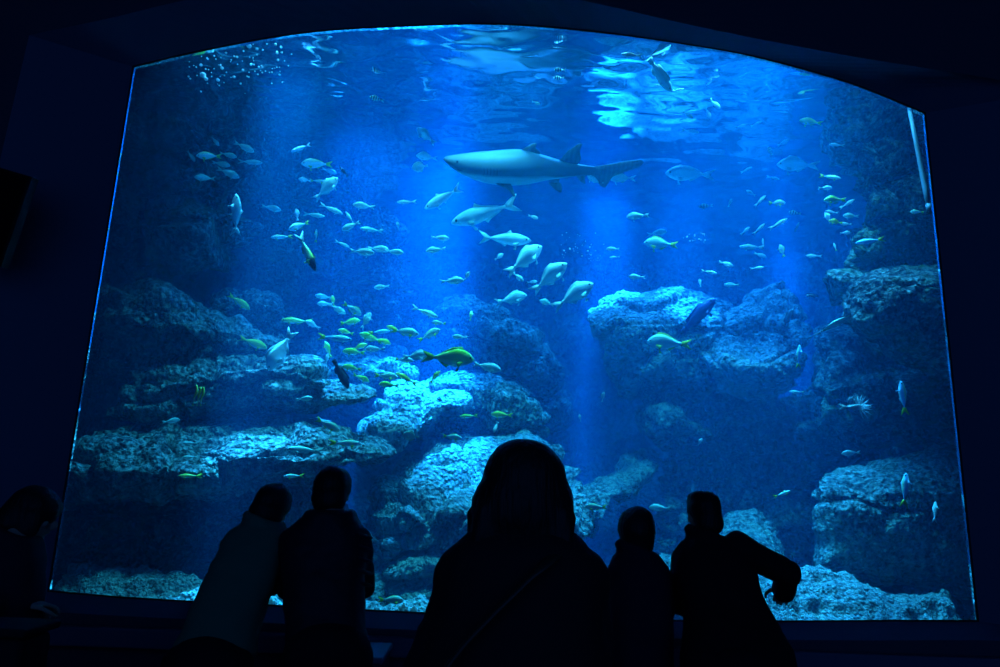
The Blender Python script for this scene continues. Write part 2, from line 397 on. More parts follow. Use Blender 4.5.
rock('low bed of pale rubble at the foot of the pane behind the hooded man', [(300, 735), (330, 604), (390, 600), (440, 604), (470, 735), (390, 745)], 4.75, .5, .35, .6, .0, 25, 'gravel', .04, 150, 40, fine=1.7)

# ------------------------------------------------------------------ light
def area(name, loc, size, power, col, tgt=None, spread=math.pi, sy=None):
    d = bpy.data.lights.new(name, 'AREA'); d.energy = power; d.color = col; d.size = size; d.spread = spread
    if sy: d.shape = 'RECTANGLE'; d.size_y = sy
    o = bpy.data.objects.new(name, d); COL.objects.link(o); o.location = loc
    v = (Vector(tgt) - Vector(loc)) if tgt else Vector((0, 0, -1))
    o.rotation_euler = v.to_track_quat('-Z', 'Y').to_euler(); return o
def spot(name, loc, tgt, power, col, deg, blend=.6, rad=.1):
    d = bpy.data.lights.new(name, 'SPOT'); d.energy = power; d.color = col; d.spot_size = math.radians(deg); d.spot_blend = blend; d.shadow_soft_size = rad
    o = bpy.data.objects.new(name, d); COL.objects.link(o); o.location = loc
    o.rotation_euler = (Vector(tgt) - Vector(loc)).to_track_quat('-Z', 'Y').to_euler(); return o

BL = (.02, .30, 1.0); CY = (.05, .42, 1.0); WH = (.09, .72, 1.0)
area('tank_flood', (1.2, 7.3, 8.5), 3.6, 500, BL, (1.2, 7.3, 0), math.radians(90), 4.0)
area('tank_front_flood', (.5, 4.58, 5.5), 3.6, 200, WH, (.5, 6.4, 2.4), math.radians(120), .12)
for x, y, p, dg, c in [(-1.35, 6.3, 600, 9, BL), (-.75, 6.9, 1300, 8, BL), (-.45, 6.4, 1000, 6, BL), (1.15, 7.6, 1300, 6.5, BL), (3.75, 9.1, 1300, 5.5, BL), (-1.75, 5.3, 500, 6, CY), (1.9, 7.2, 500, 6, BL)]:
    spot('shaft_lamp', (x, y, 11), (x, y, 0), p * 105, c, dg, .9, .12)
spot('rock_lamp', (-1.2, 6.0, 8), (-1.1, 6.0, 1.5), 1700, CY, 20, .9, .15)
q = P(640, 297, 6.9); spot('rock_lamp', (q.x, q.y - .2, 8.5), q, 700, CY, 10, .9, .15)
spot('rock_lamp', (-.4, 5.7, 8), (-.5, 5.7, 1), 800, CY, 22, .9, .15)
area('gravel_fill', (1.9, 4.75, 5.6), .5, 60, CY, (2.0, 4.9, .8), math.radians(60))

area('gravel_fill', (-2.0, 4.72, 5.4), 0.5, 6, CY, (-2.1, 4.85, .8), math.radians(60))  # unseen fill added so the dim left rubble shows
area('bubble_fill', (-1.9, 4.9, 5.3), .8, 14, WH, (-1.9, 5.0, 3), math.radians(110))  # unseen fill, put in to whiten the bubbles
area('pillar_fill', (3.0, 4.85, 5.3), .8, 9, WH, (2.9, 5.3, 3), math.radians(110))  # added unseen light that lifts the dark pillar
spot('fish_fill', (.1, 4.5, 5.7), (-.1, 5.4, 3.2), 190, WH, 46, .9, .15)  # this and the next two are unseen fills added to brighten the fish
spot('fish_fill', (-1.3, 4.5, 5.7), (-1.2, 5.4, 2.4), 130, WH, 40, .9, .15)
spot('fish_fill', (2.0, 4.5, 5.7), (2.3, 5.3, 3.2), 120, WH, 46, .9, .15)

w = bpy.data.worlds.new('world'); S.world = w; w.use_nodes = True
bg = w.node_tree.nodes['Background']; bg.inputs[0].default_value = (.02, .12, .5, 1); bg.inputs[1].default_value = .68
S.view_settings.view_transform = 'Standard'; S.view_settings.look = 'None'; S.view_settings.gamma = 1; S.view_settings.use_curve_mapping = False
S.view_settings.exposure = 0
cy = S.cycles
cy.max_bounces = 8; cy.transparent_max_bounces = 24; cy.volume_bounces = 0; cy.glossy_bounces = 4; cy.diffuse_bounces = 3
cy.caustics_reflective = False; cy.caustics_refractive = False
# ------------------------------------------------------------------ fish
def fish_mat(name, back, flank, belly, rough=.38, bars=None, head=None):
    mt, nt, out = nodes(name); L = nt.links.new
    tc = N(nt, 'ShaderNodeTexCoord'); sx = N(nt, 'ShaderNodeSeparateXYZ'); L(tc.outputs['Generated'], sx.inputs[0])
    c = ramp(nt, sx.outputs[2], [(.18, belly), (.45, flank), (.66, flank), (.86, back)])
    if bars:
        so = N(nt, 'ShaderNodeMath', operation='MULTIPLY'); L(sx.outputs[0], so.inputs[0]); so.inputs[1].default_value = bars * math.pi * 2
        sn = N(nt, 'ShaderNodeMath', operation='SINE'); L(so.outputs[0], sn.inputs[0])
        bc = ramp(nt, sn.outputs[0], [(.35, (0, 0, 0)), (.55, (1, 1, 1))])
        mx = N(nt, 'ShaderNodeMix', data_type='RGBA'); L(bc, mx.inputs[0]); L(c, mx.inputs[6]); mx.inputs[7].default_value = (.02, .03, .05, 1); c = mx.outputs[2]
    if head:
        hr = N(nt, 'ShaderNodeMapRange'); L(sx.outputs[0], hr.inputs[0]); hr.inputs[1].default_value = .5; hr.inputs[2].default_value = .62
        mx = N(nt, 'ShaderNodeMix', data_type='RGBA'); L(hr.outputs[0], mx.inputs[0]); L(c, mx.inputs[6]); mx.inputs[7].default_value = (*head, 1); c = mx.outputs[2]
    nz = N(nt, 'ShaderNodeTexVoronoi'); nz.inputs['Scale'].default_value = 34; L(tc.outputs['Object'], nz.inputs['Vector'])
    bp = N(nt, 'ShaderNodeBump'); bp.inputs['Strength'].default_value = .25; bp.inputs['Distance'].default_value = .006; L(nz.outputs['Distance'], bp.inputs['Height'])
    b = N(nt, 'ShaderNodeBsdfPrincipled'); b.inputs['Roughness'].default_value = rough; b.inputs['Specular IOR Level'].default_value = .6
    L(c, b.inputs['Base Color']); L(bp.outputs[0], b.inputs['Normal']); L(b.outputs[0], out.inputs[0]); return mt

def fin_mat(name, col):
    mt, nt, out = nodes(name); L = nt.links.new
    tc = N(nt, 'ShaderNodeTexCoord'); wv = N(nt, 'ShaderNodeTexWave'); wv.inputs['Scale'].default_value = 14; wv.inputs['Distortion'].default_value = 1.5; L(tc.outputs['Object'], wv.inputs['Vector'])
    c = ramp(nt, wv.outputs['Fac'], [(0, tuple(x * .75 for x in col)), (1, col)])
    b = N(nt, 'ShaderNodeBsdfPrincipled'); b.inputs['Roughness'].default_value = .5; L(c, b.inputs['Base Color'])
    L(b.outputs[0], out.inputs[0]); return mt

COLOURS = {  # back, flank, belly, fins, tail
 'silver': ((.50, .74, .74), (.72, .88, .90), (.92, .96, .96), (.60, .78, .78), (.70, .88, .88)),  # back colour lightened to carry some of the light from above
 'pale':   ((.72, .88, .86), (.85, .95, .95), (.92, .96, .96), (.72, .88, .86), (.90, .95, .90)),
 'green':  ((.52, .86, .04), (.55, .88, .30), (.80, .95, .95), (.40, .62, .06), (.50, .72, .06)),
 'yellow': ((.70, .74, .05), (.80, .82, .18), (.70, .85, .75), (.80, .78, .04), (.85, .82, .04)),
 'ytail':  ((.55, .78, .55), (.62, .85, .88), (.85, .95, .95), (.70, .76, .10), (.85, .82, .05)),
 'blue':   ((.40, .80, .50), (.22, .62, .95), (.60, .88, .98), (.30, .50, .70), (.82, .82, .06)),
 'teal':   ((.36, .62, .50), (.48, .74, .68), (.62, .80, .76), (.40, .60, .52), (.42, .62, .54)),
 'dark':   ((.015, .02, .04), (.02, .03, .06), (.04, .06, .10), (.02, .03, .05), (.02, .03, .05)),
 'navy':   ((.03, .05, .24), (.03, .06, .30), (.06, .10, .34), (.03, .05, .25), (.03, .06, .28)),
 'bars':   ((.62, .75, .62), (.85, .95, .95), (.92, .96, .96), (.3, .42, .45), (.6, .75, .75)),
 'diver':  ((.70, .80, .10), (.62, .80, .55), (.75, .90, .90), (.5, .6, .2), (.60, .80, .85)),
}
CM = {}
for k, (a, b, c, f, t) in COLOURS.items():
    CM[k] = (fish_mat('fish_skin_' + k, a, b, c, bars=5 if k == 'bars' else None, head=(.012, .016, .03) if k == 'diver' else None), fin_mat('fish_fin_' + k, f), fin_mat('fish_tail_' + k, t))
M['eye'] = plain('fish_eye', (.01, .01, .012), .15, .6)

def interp(keys, u):
    xs = [k[0] for k in keys]; ys = [k[1] for k in keys]
    i = max(0, min(len(xs) - 2, int(np.searchsorted(xs, u, 'right')) - 1))
    t = (u - xs[i]) / (xs[i + 1] - xs[i])
    y0, y1 = ys[i], ys[i + 1]
    m0 = (ys[i + 1] - ys[i - 1]) / (xs[i + 1] - xs[i - 1]) if i > 0 else (y1 - y0) / (xs[1] - xs[0])
    m1 = (ys[i + 2] - ys[i]) / (xs[i + 2] - xs[i]) if i + 2 < len(xs) else (y1 - y0) / (xs[i + 1] - xs[i])
    h = xs[i + 1] - xs[i]
    return (2 * t ** 3 - 3 * t * t + 1) * y0 + (t ** 3 - 2 * t * t + t) * h * m0 + (-2 * t ** 3 + 3 * t * t) * y1 + (t ** 3 - t * t) * h * m1

#   top, bottom, half-width profiles over u = snout 0 .. tail root 1; body length share; fins
SPECIES = {
 'jack':   dict(top=[(0, .0), (.06, .045), (.2, .095), (.42, .125), (.7, .085), (.92, .03), (1, .022)], bot=[(0, -.005), (.06, -.04), (.2, -.09), (.42, -.12), (.7, -.075), (.92, -.025), (1, -.02)], wid=.075, body=.80, tail=(.15, .26), dorsal=[(.45, .11), (.50, .18), (.56, .13), (.88, .05)], anal=[(.58, -.10), (.62, -.15), (.68, -.11), (.90, -.04)], pect=.14),
 'bream':  dict(top=[(0, .0), (.05, .055), (.18, .145), (.42, .20), (.7, .13), (.92, .042), (1, .032)], bot=[(0, -.01), (.06, -.06), (.2, -.12), (.42, -.17), (.7, -.11), (.92, -.036), (1, -.03)], wid=.085, body=.78, tail=(.14, .24), dorsal=[(.26, .17), (.34, .24), (.55, .22), (.82, .10), (.88, .06)], anal=[(.60, -.14), (.66, -.19), (.78, -.12), (.88, -.05)], pect=.17),
 'snapper': dict(top=[(0, .0), (.05, .050), (.18, .13), (.4, .175), (.7, .115), (.92, .038), (1, .03)], bot=[(0, -.01), (.06, -.055), (.2, -.112), (.42, -.152), (.7, -.10), (.92, -.034), (1, -.028)], wid=.08, body=.79, tail=(.13, .22), dorsal=[(.28, .13), (.34, .19), (.6, .165), (.82, .10), (.9, .05)], anal=[(.62, -.115), (.66, -.16), (.78, -.10), (.9, -.04)], pect=.15),
 'fusilier': dict(top=[(0, .0), (.06, .04), (.2, .08), (.42, .105), (.7, .075), (.92, .028), (1, .022)], bot=[(0, -.005), (.06, -.035), (.2, -.075), (.42, -.10), (.7, -.07), (.92, -.025), (1, -.02)], wid=.07, body=.77, tail=(.17, .22), dorsal=[(.32, .09), (.40, .135), (.82, .06), (.88, .04)], anal=[(.62, -.08), (.66, -.12), (.8, -.07), (.9, -.03)], pect=.12),
 'batfish': dict(top=[(0, .0), (.05, .09), (.2, .25), (.45, .31), (.75, .20), (.93, .055), (1, .045)], bot=[(0, -.02), (.06, -.09), (.2, -.2), (.45, -.27), (.75, -.18), (.93, -.05), (1, -.042)], wid=.075, body=.80, tail=(.06, .20), dorsal=[(.3, .27), (.5, .37), (.72, .33), (.9, .12)], anal=[(.45, -.25), (.62, -.34), (.76, -.28), (.9, -.1)], pect=.15),
 'grouper': dict(top=[(0, .0), (.05, .05), (.2, .105), (.42, .135), (.7, .105), (.92, .06), (1, .05)], bot=[(0, -.02), (.06, -.06), (.2, -.11), (.42, -.135), (.7, -.10), (.92, -.055), (1, -.048)], wid=.095, body=.84, tail=(.02, .17), dorsal=[(.28, .12), (.36, .18), (.6, .16), (.86, .14), (.92, .06)], anal=[(.64, -.11), (.72, -.16), (.86, -.12), (.92, -.05)], pect=.15),
}

def plate(bm, outline, th=.006):
    """a fin: closed outline in the xz plane, thicker in the middle than along its rim"""
    c = Vector((sum(p[0] for p in outline) / len(outline), 0, sum(p[1] for p in outline) / len(outline)))
    a = bm.verts.new(c + Vector((0, th, 0))); b = bm.verts.new(c - Vector((0, th, 0)))
    rim1 = [bm.verts.new((x, th * .3, z)) for x, z in outline]; rim2 = [bm.verts.new((x, -th * .3, z)) for x, z in outline]
    n = len(outline)
    for i in range(n):
        j = (i + 1) % n
        bm.faces.new((a, rim1[i], rim1[j])); bm.faces.new((b, rim2[j], rim2[i])); bm.faces.new((rim1[i], rim2[i], rim2[j], rim1[j]))

def fan(c, ang, spread, length, n=6):
    """outline of a small fan-shaped fin that leaves c"""
    out = [c]
    for k in range(n + 1):
        t = ang - spread / 2 + spread * k / n; r = length * (1 - .25 * abs(k / n - .35))
        out.append((c[0] + math.cos(t) * r, c[1] + math.sin(t) * r))
    return out

def fish_bits(sp):
    d = SPECIES[sp]; body = d['body']; X = lambda u: .5 - u * body
    out = {}
    bm = bmesh.new(); rings = []; nu, seg = 26, 16
    us = [(i / nu) ** 1.25 for i in range(1, nu + 1)]
    tipv = bm.verts.new((.5, 0, (d['top'][0][1] + d['bot'][0][1]) / 2))
    for u in us:
        t, b = interp(d['top'], u), interp(d['bot'], u); h = (t - b) / 2; z0 = (t + b) / 2
        w = d['wid'] * min(1, (u / .32) ** .55) * (1 - .82 * max(0, (u - .38) / .62) ** 1.3)
        w = min(w, h * .95)
        rings.append([bm.verts.new((X(u), w * math.cos(2 * math.pi * k / seg), z0 + h * math.sin(2 * math.pi * k / seg))) for k in range(seg)])
    for k in range(seg): bm.faces.new((tipv, rings[0][k], rings[0][(k + 1) % seg]))
    for r1, r2 in zip(rings, rings[1:]):
        for k in range(seg): bm.faces.new((r1[k], r2[k], r2[(k + 1) % seg], r1[(k + 1) % seg]))
    bm.faces.new(rings[-1]); out['body'] = (bm, 0)
    xr = X(1) + .02; fork, span = d['tail']; h = interp(d['top'], 1)
    bm = bmesh.new()
    plate(bm, [(xr, h * .9), (xr - .04, h + span * .12), ((xr - .5) / 2 + .01, span * .34), (-.5, span * .52), (-.47, span * .36), (-.5 + fork * .55, span * .16), (-.5 + fork * .75, 0), (-.5 + fork * .55, -span * .16), (-.47, -span * .36), (-.5, -span * .52), ((xr - .5) / 2 + .01, -span * .34), (xr - .04, -h - span * .12), (xr, -h * .9)], .008)
    out['tail_fin'] = (bm, 2)
    for nm, key, ed in (('dorsal_fin', 'dorsal', 'top'), ('anal_fin', 'anal', 'bot')):
        q = d[key]; bm = bmesh.new(); u0, u1 = q[0][0], q[-1][0]
        base = [(X(u1 + (u0 - u1) * k / 5), interp(d[ed], u1 + (u0 - u1) * k / 5) * .88) for k in range(6)]
        plate(bm, [(X(u), z) for u, z in q] + base, .007); out[nm] = (bm, 1)
    for s, nm in ((1, 'pectoral_fin'), (-1, 'pectoral_fin.b')):
        bm = bmesh.new(); plate(bm, fan((0, 0), math.radians(200), .8, d['pect']), .006)
        u = .27; w = d['wid'] * .86
        rot = Matrix.Rotation(math.radians(28) * -s, 3, 'Z')
        for v in bm.verts: v.co = rot @ v.co + Vector((X(u), s * w, -.03))
        out[nm] = (bm, 1)
    bm = bmesh.new(); plate(bm, fan((X(.34), interp(d['bot'], .34) * .9), math.radians(245), .5, d['pect'] * .8), .008); out['pelvic_fin'] = (bm, 1)
    ue = .115; te, be = interp(d['top'], ue), interp(d['bot'], ue)
    we = d['wid'] * (ue / .32) ** .55 * .86
    for s, nm in ((1, 'eye'), (-1, 'eye.b')):
        bm = bmesh.new(); ell(bm, (X(ue), s * we, te * .35 + .005), (.021, .010, .021), seg=10); out[nm] = (bm, 3)
    return out

FC = {}
def fish_meshes(sp, col, whole):
    if (sp, col, whole) in FC: return FC[sp, col, whole]
    bits = fish_bits(sp); mats = [*CM[col], M['eye']]
    if whole:
        tot = bmesh.new(); 
        for nm, (bm, mi) in bits.items():
            bmesh.ops.recalc_face_normals(bm, faces=bm.faces)
            for f in bm.faces: f.material_index = mi; f.smooth = True
            me = bpy.data.meshes.new('t'); bm.to_mesh(me); bm.free(); tot.from_mesh(me); bpy.data.meshes.remove(me)
        me = bpy.data.meshes.new('fish'); tot.to_mesh(me); tot.free()
        for x in mats: me.materials.append(x)
        FC[sp, col, whole] = me
    else:
        dct = {}
        for nm, (bm, mi) in bits.items():
            bmesh.ops.recalc_face_normals(bm, faces=bm.faces)
            for f in bm.faces: f.smooth = True
            me = bpy.data.meshes.new(nm); bm.to_mesh(me); bm.free(); me.materials.append(mats[mi]); dct[nm] = me
        FC[sp, col, whole] = dct
    return FC[sp, col, whole]

def pose(p, L, ang, yaw, roll=18):
    """matrix of a swimmer at p whose snout points along ang on the picture, turned yaw out of it"""
    v = (p - CAM).normalized(); r = (R_ - v * R_.dot(v)).normalized(); u = r.cross(v).normalized()
    a = math.radians(ang); flat = r * math.cos(a) + u * math.sin(a); y = math.radians(yaw)
    h = (flat * math.cos(y) + v * math.sin(y)).normalized()
    side = (v - h * v.dot(h)).normalized(); up = h.cross(side)
    if up.z < 0: up = -up
    side = up.cross(h)
    ra = math.radians(roll); away = side if side.dot(v) > 0 else -side      # the back leans a little toward the pane
    up = (up * math.cos(ra) - away * math.sin(ra)).normalized(); side = up.cross(h)
    mm = Matrix((h, side, up)).transposed() * L
    mm = mm.to_4x4(); mm.translation = p; return mm

def fish(x, y, px, ang, Y, sp, col, label, group=None, yaw=None, name=None):
    Y += .12 if y > 380 else (.3 if x > 815 else .55)
    if group == G4 and px >= 30: Y += .55
    if group == G3: px *= 1.15
    zt = ZW - .12
    q = P(x, y, 1.0); k = (q.z - CAM.z)
    if k > 0: Y = min(Y, (zt - CAM.z) / k)
    Y = max(Y, DW + .2)
    p = P(x, y, Y)
    if yaw is None: yaw = random.uniform(-14, 14)
    L = px * mpp(p) / max(.5, math.cos(math.radians(yaw)))
    nm = name or 'fish'
    if px < 15:
        o = bpy.data.objects.new(nm, fish_meshes(sp, col, True)); COL.objects.link(o); o.matrix_world = pose(p, L, ang, yaw)
        return tag(o, label, 'fish', group)
    r = bpy.data.objects.new(nm, None); COL.objects.link(r); r.matrix_world = pose(p, L, ang, yaw); r.empty_display_size = .1
    for n_, me in fish_meshes(sp, col, False).items():
        c = bpy.data.objects.new(n_.replace('.b', ''), me); COL.objects.link(c); c.parent = r
    return tag(r, label, 'fish', group)
J, B, SN, FU, BA, GR = 'jack', 'bream', 'snapper', 'fusilier', 'batfish', 'grouper'
G1 = 'dim fish by the upper left rock face'; G2 = 'fish milling left of the shark'; G3 = 'yellow and pale fish crowding over the rubble bank'
G4 = 'silver fish swimming up the middle'; G5 = 'fish in the open water right of the shark'; G6 = 'fish beside the dark pillar'; G7 = 'lone fish low in the tank'
FISH = [
# --- dim school before the upper left rock face
(215,141,12,-55,5.3,SN,'teal','small dull fish diving at the top of the school by the upper left rock',G1),
(244,147,21,-28,5.2,SN,'teal','dull fish slanting down at the upper right end of the rock-face school',G1),
(191,156,13,-60,5.3,SN,'teal','small dull fish pointing down at the left end of the rock-face school',G1),
(209,156,24,178,5.1,SN,'ytail','brightest greenish fish facing left in the school by the upper left rock',G1),
(228,155,17,-15,5.3,SN,'teal','dull fish facing right, just right of the brightest rock-face school fish',G1),
(221,164,18,-12,5.4,SN,'teal','dull fish tucked right under the brightest rock-face school fish',G1),
(250,162,24,-4,5.3,FU,'teal','long dull fish facing right at the right end of the rock-face school',G1),
(228,173,23,-25,5.2,SN,'teal','greenish fish slanting down at the middle bottom of the rock-face school',G1),
(205,178,20,175,5.3,SN,'teal','dull fish facing left, lowest left of the rock-face school',G1),
(236,215,42,86,4.7,J,'silver','blue fish rising straight up with pale tail below, alone by left rock',None),
(271,208,20,-14,5.2,SN,'teal','dull fish facing right between the rising blue fish and the dense school',G2),
(301,148,21,200,5.0,FU,'pale','bright thin fish facing left, topmost of the school left of the shark',G2),
(317,164,31,178,5.2,SN,'ytail','large oval fish facing left below the topmost bright thin fish',G2),
(329,171,16,-20,5.6,SN,'silver','hazy blue fish shape for the shadow under the large oval fish facing left',G2),  # added fish where only a shadow lies under the oval one
(305,180,13,170,5.2,B,'silver','small roundish fish at the left of the big tilted pale fish',G2),
(318,181,17,-5,5.3,FU,'ytail','greenish thin fish touching the top of the big tilted pale fish',G2),
(326,189,33,42,5.0,B,'silver','big pale fish tilted steeply with its tail low, in the left school',G2),
(344,172,12,130,5.1,J,'dark','small dark fork-tailed fish right of the large oval fish in left school',G2),
(331,209,25,-24,5.2,FU,'silver','pale blue fish slanting down below the big tilted pale fish',G2),
(314,215,21,-8,5.3,FU,'teal','dull green fish facing right, left of the pale blue slanting fish',G2),
(297,215,13,95,5.2,B,'silver','small stubby fish pointing up above the black-headed diving fish',G2),
(299,226,22,200,5.0,SN,'ytail','pale green fish facing left, just above the black-headed diving fish',G2),
(282,237,22,182,5.1,FU,'ytail','pale fish facing left, beside the tail of the black-headed diving fish',G2),
(316,236,14,85,5.2,FU,'ytail','small thin upright fish right of the black-headed diving fish',G2),
(307,252,42,-68,4.6,FU,'diver','black-headed yellow-banded fish diving head down, the only one of its kind',None),
(364,206,22,172,5.1,SN,'silver','oval pale fish facing left at the right end of the left school',G2),
(351,226,20,205,5.0,SN,'silver','pale fish slanting down to the left of a trailing thin fish',G2),
(350,218,15,125,5.1,FU,'silver','small pale fish climbing steeply above the pale slanting pair',G2),
(372,230,24,172,5.4,FU,'teal','faint thin fish trailing right of the two pale fish with crossed bodies',G2),
(342,244,16,-25,5.3,FU,'silver','faint thin fish leading in a line of three below the left school',G2),
(362,252,25,-6,5.0,SN,'silver','left fish of the overlapping pale row below the left school',G2),
(378,249,22,-4,5.1,SN,'silver','middle fish of the overlapping pale row below the left school',G2),
(394,252,20,-6,5.1,SN,'silver','right fish of the overlapping pale row below the left school',G2),
(382,287,16,186,5.3,SN,'silver','small pale fish alone below the overlapping pale row',G2),
(398,226,9,100,5.4,SN,'silver','tiny upright pale fish left of the two big silver jacks',G2),
(377,99,15,165,5.0,B,'bars','small black-barred fish alone high in the left light shaft',None),
(154,91,14,10,4.9,GR,'dark','small black fish in the top left corner near the bubbles',None),
(426,136,24,140,5.3,B,'silver','hazy blue fish pointing up left, high left of the shark snout',G4),
(427,157,22,172,5.4,B,'silver','hazy round fish just left of the shark snout',G4),
(420,167,17,190,5.3,BA,'silver','hazy round fish below and left of the one by the shark snout',G4),
(407,202,20,182,5.3,FU,'silver','small plain fish facing left, left of the two big silver jacks',G4),
(443,198,43,210,4.8,J,'pale','big fish with bright pale back slanting down left below the shark snout',G4),
(485,213,72,197,4.75,J,'silver','biggest long silver jack below the shark, facing down left',G4),
(533,217,11,-20,5.2,SN,'pale','tiny bright fish right of the tail of the biggest silver jack',G4),
(505,239,53,-4,4.8,J,'silver','long silver fish facing right in the middle, above the white bream',G4),
(440,238,19,-4,5.2,SN,'silver','upper of two small fish left of the long silver fish facing right',G4),
(436,250,21,188,5.2,SN,'silver','lower of two small fish left of the long silver fish facing right',G4),
(499,257,11,35,5.4,B,'silver','tiny dim fish between the long silver fish and the white bream',G4),
(524,260,46,38,4.65,B,'pale','whitest bream heading up right, first of the bright diagonal trio',G4),
(518,277,14,-40,5.2,B,'silver','small blue fish in the shade under the whitest bream',G4),
(532,282,11,5,5.3,SN,'silver','tiny dim fish left of the second bream of the bright trio',G4),
(549,278,46,40,4.65,B,'pale','middle bream of the bright diagonal trio heading up right',G4),
(573,296,48,32,4.65,B,'pale','lowest bream of the bright diagonal trio heading up right',G4),
(511,299,33,14,4.9,B,'silver','darker blue bream below the bright trio, facing right',G4),
(547,303,16,160,5.5,B,'teal','faint fish between the darker blue bream and the lowest bright bream',G4),
(452,281,25,4,5.1,SN,'silver','pale fish facing right with a tiny one at its nose, mid left',G4),
(467,276,10,60,5.1,B,'silver','tiny fish at the nose of the pale fish facing right, mid left',G4),
# --- crowd over the rubble bank
(239,302,22,-38,5.4,SN,'yellow','dim yellow fish nosing down before the small rounded boulder',G3),
(253,343,25,-22,5.3,SN,'yellow','dim yellow-black fish above the dark slab, left of the cyan diver',G3),
(281,350,48,240,4.75,B,'pale','big cyan-green fish diving with its white forked tail raised',None),
(297,321,27,176,5.5,FU,'yellow','thin dark yellow fish left of the crowd over the rubble bank',G3),
(313,325,14,150,5.4,B,'pale','small bright oval fish at the left edge of the yellow crowd',G3),
(324,297,15,172,5.5,SN,'teal','topmost dull fish of the yellow crowd over the rubble bank',G3),
(325,304,14,178,5.4,SN,'silver','pale fish just below the topmost dull fish of the crowd',G3),
(333,301,10,100,5.5,SN,'yellow','little yellow fish pointing up at the top of the crowd',G3),
(337,309,17,-30,5.3,SN,'silver','blue fish slanting down right of the two topmost crowd fish',G3),
(352,309,19,-35,5.2,B,'ytail','blue-headed fish with raised yellow tail at the crowd top',G3),
(350,322,18,10,5.3,SN,'green','green-yellow fish in the crowd under the blue-headed raised-tail fish',G3),
(366,321,17,60,5.2,B,'silver','pale round fish at the upper right edge of the yellow crowd',G3),
(335,338,30,-6,5.0,FU,'blue','yellow-backed blue fish in the middle of the crowd',G3),
(346,332,14,165,5.4,SN,'yellow','small yellow fish just above the yellow-backed blue crowd fish',G3),
(379,332,19,6,5.2,FU,'blue','clear blue fish at the right of the yellow crowd',G3),
(371,338,22,160,5.3,SN,'green','green fish right of centre in the crowd, below the clear blue fish',G3),
(382,341,16,-20,5.4,SN,'yellow','dim yellow fish at the right edge of the crowd, low',G3),
(375,349,18,180,5.1,SN,'silver','pale fish facing left, low right of the yellow crowd',G3),
(354,352,20,175,5.2,SN,'green','bright green fish low in the middle of the crowd',G3),
(359,347,15,20,5.4,SN,'yellow','yellow fish directly on top of the bright green crowd fish',G3),
(328,350,16,110,5.4,SN,'green','green fish low left in the crowd, above the black fish',G3),
(327,359,10,80,5.3,SN,'pale','small pale upright fish left of the black diving fish head',G3),
(341,374,33,-62,4.8,GR,'dark','black fish diving below the yellow crowd',None),
(352,368,18,170,5.1,SN,'green','green fish touching the right side of the black diving fish',G3),
(361,378,16,-25,5.2,SN,'green','dim green fish right of the black diving fish, lower one',G3),
(386,376,21,-5,5.0,SN,'ytail','pale fish with yellow tail facing right above the bright boulder',G3),
(389,385,18,175,5.3,SN,'green','green fish right against the bright sloping boulder top, left one',G3),
(407,379,22,150,5.1,FU,'yellow','curved yellowish fish with its tail low right, over the bright boulder',G3),
(435,377,14,50,5.4,SN,'yellow','little yellow fish over the bright boulder under the big green fish',G3),
(405,332,25,-10,5.0,SN,'ytail','yellow-tailed pale fish facing right above the big green fish tail',G3),
(394,329,14,160,5.3,SN,'yellow','small yellow fish at the tail of the pale fish above',G3),
(425,312,25,-22,5.1,FU,'silver','slim pale fish slanting down right toward the far mound',G3),
(439,323,13,175,5.2,SN,'ytail','small pale fish with yellow tail facing left, before the far mound',G3),
(429,335,22,28,5.1,SN,'ytail','blue fish with bright yellow tail heading up before the far mound',G3),
(460,337,14,178,5.2,SN,'silver','small plain pale fish right of the blue fish with yellow tail',G3),
(471,316,9,80,5.8,SN,'yellow','tiny yellow fish upright at the far mound',G3),
(448,358,53,-4,4.6,B,'green','big bright green-backed fish with yellow tail facing right',None),
(416,356,24,5,4.9,B,'silver','pale blue fish right behind the tail of the big green fish',G3),
(404,360,17,-6,5.0,SN,'ytail','small pale fish left of the big green fish tail',G3),
(487,367,26,-14,4.9,SN,'silver','slim silver fish right of the big green fish, facing right',G3),
(502,415,22,178,5.6,SN,'yellow','dim yellow fish facing left under the hollow of the arched boulder',G7),
(469,416,19,182,5.7,FU,'green','dim greenish thin fish under the arched boulder',G7),
(496,427,12,250,5.3,SN,'silver','tiny pale fish pointing down above the long-haired visitor',G7),
(452,437,20,-8,5.1,SN,'ytail','yellow-green fish facing right above the large pale boulder',G7),
(411,436,17,170,5.0,BA,'teal','round dim fish at the left end of the arched boulder shadow',G7),
# --- low left
(304,399,17,5,5.1,SN,'teal','dim green fish alone before the dark slab face',G7),
(328,425,27,-28,4.8,SN,'ytail','yellow-backed fish slanting down before the long low slab',G7),
(345,443,33,-2,4.75,FU,'ytail','pale fish with yellow tail facing right before the long low slab',G7),
(305,450,36,176,5.0,FU,'teal','long faint pale fish low before the long low slab',G7),
(294,476,20,182,4.9,FU,'ytail','thin pale fish just above the woman in the light jacket',G7),
(190,476,22,180,5.0,FU,'yellow','thin yellow fish alone in the dark below the long low slab',G7),
(190,443,16,180,5.0,FU,'teal','dim thin green fish, upper of two on the long low slab',G7),
(190,457,15,180,5.0,FU,'teal','dim thin green fish, lower of two on the long low slab',G7),
(171,421,17,10,5.3,SN,'teal','dim green fish at the left below the three upright yellow fish',G7),
(252,376,9,20,5.4,SN,'yellow','tiny yellow fish on the dark slab left of the cyan diver',G7),
(391,600,26,-2,4.55,SN,'ytail','bright cyan fish with yellow tail near the bottom of the pane',G7),
# --- upper right open water
(660,75,40,-52,4.9,GR,'silver','hazy blue fish diving from the surface, high right of the shark',G5),
(560,70,12,180,5.0,B,'bars','upper of two small barred fish high above the shark',G5),
(559,78,11,180,5.0,B,'bars','lower of two small barred fish high above the shark',G5),
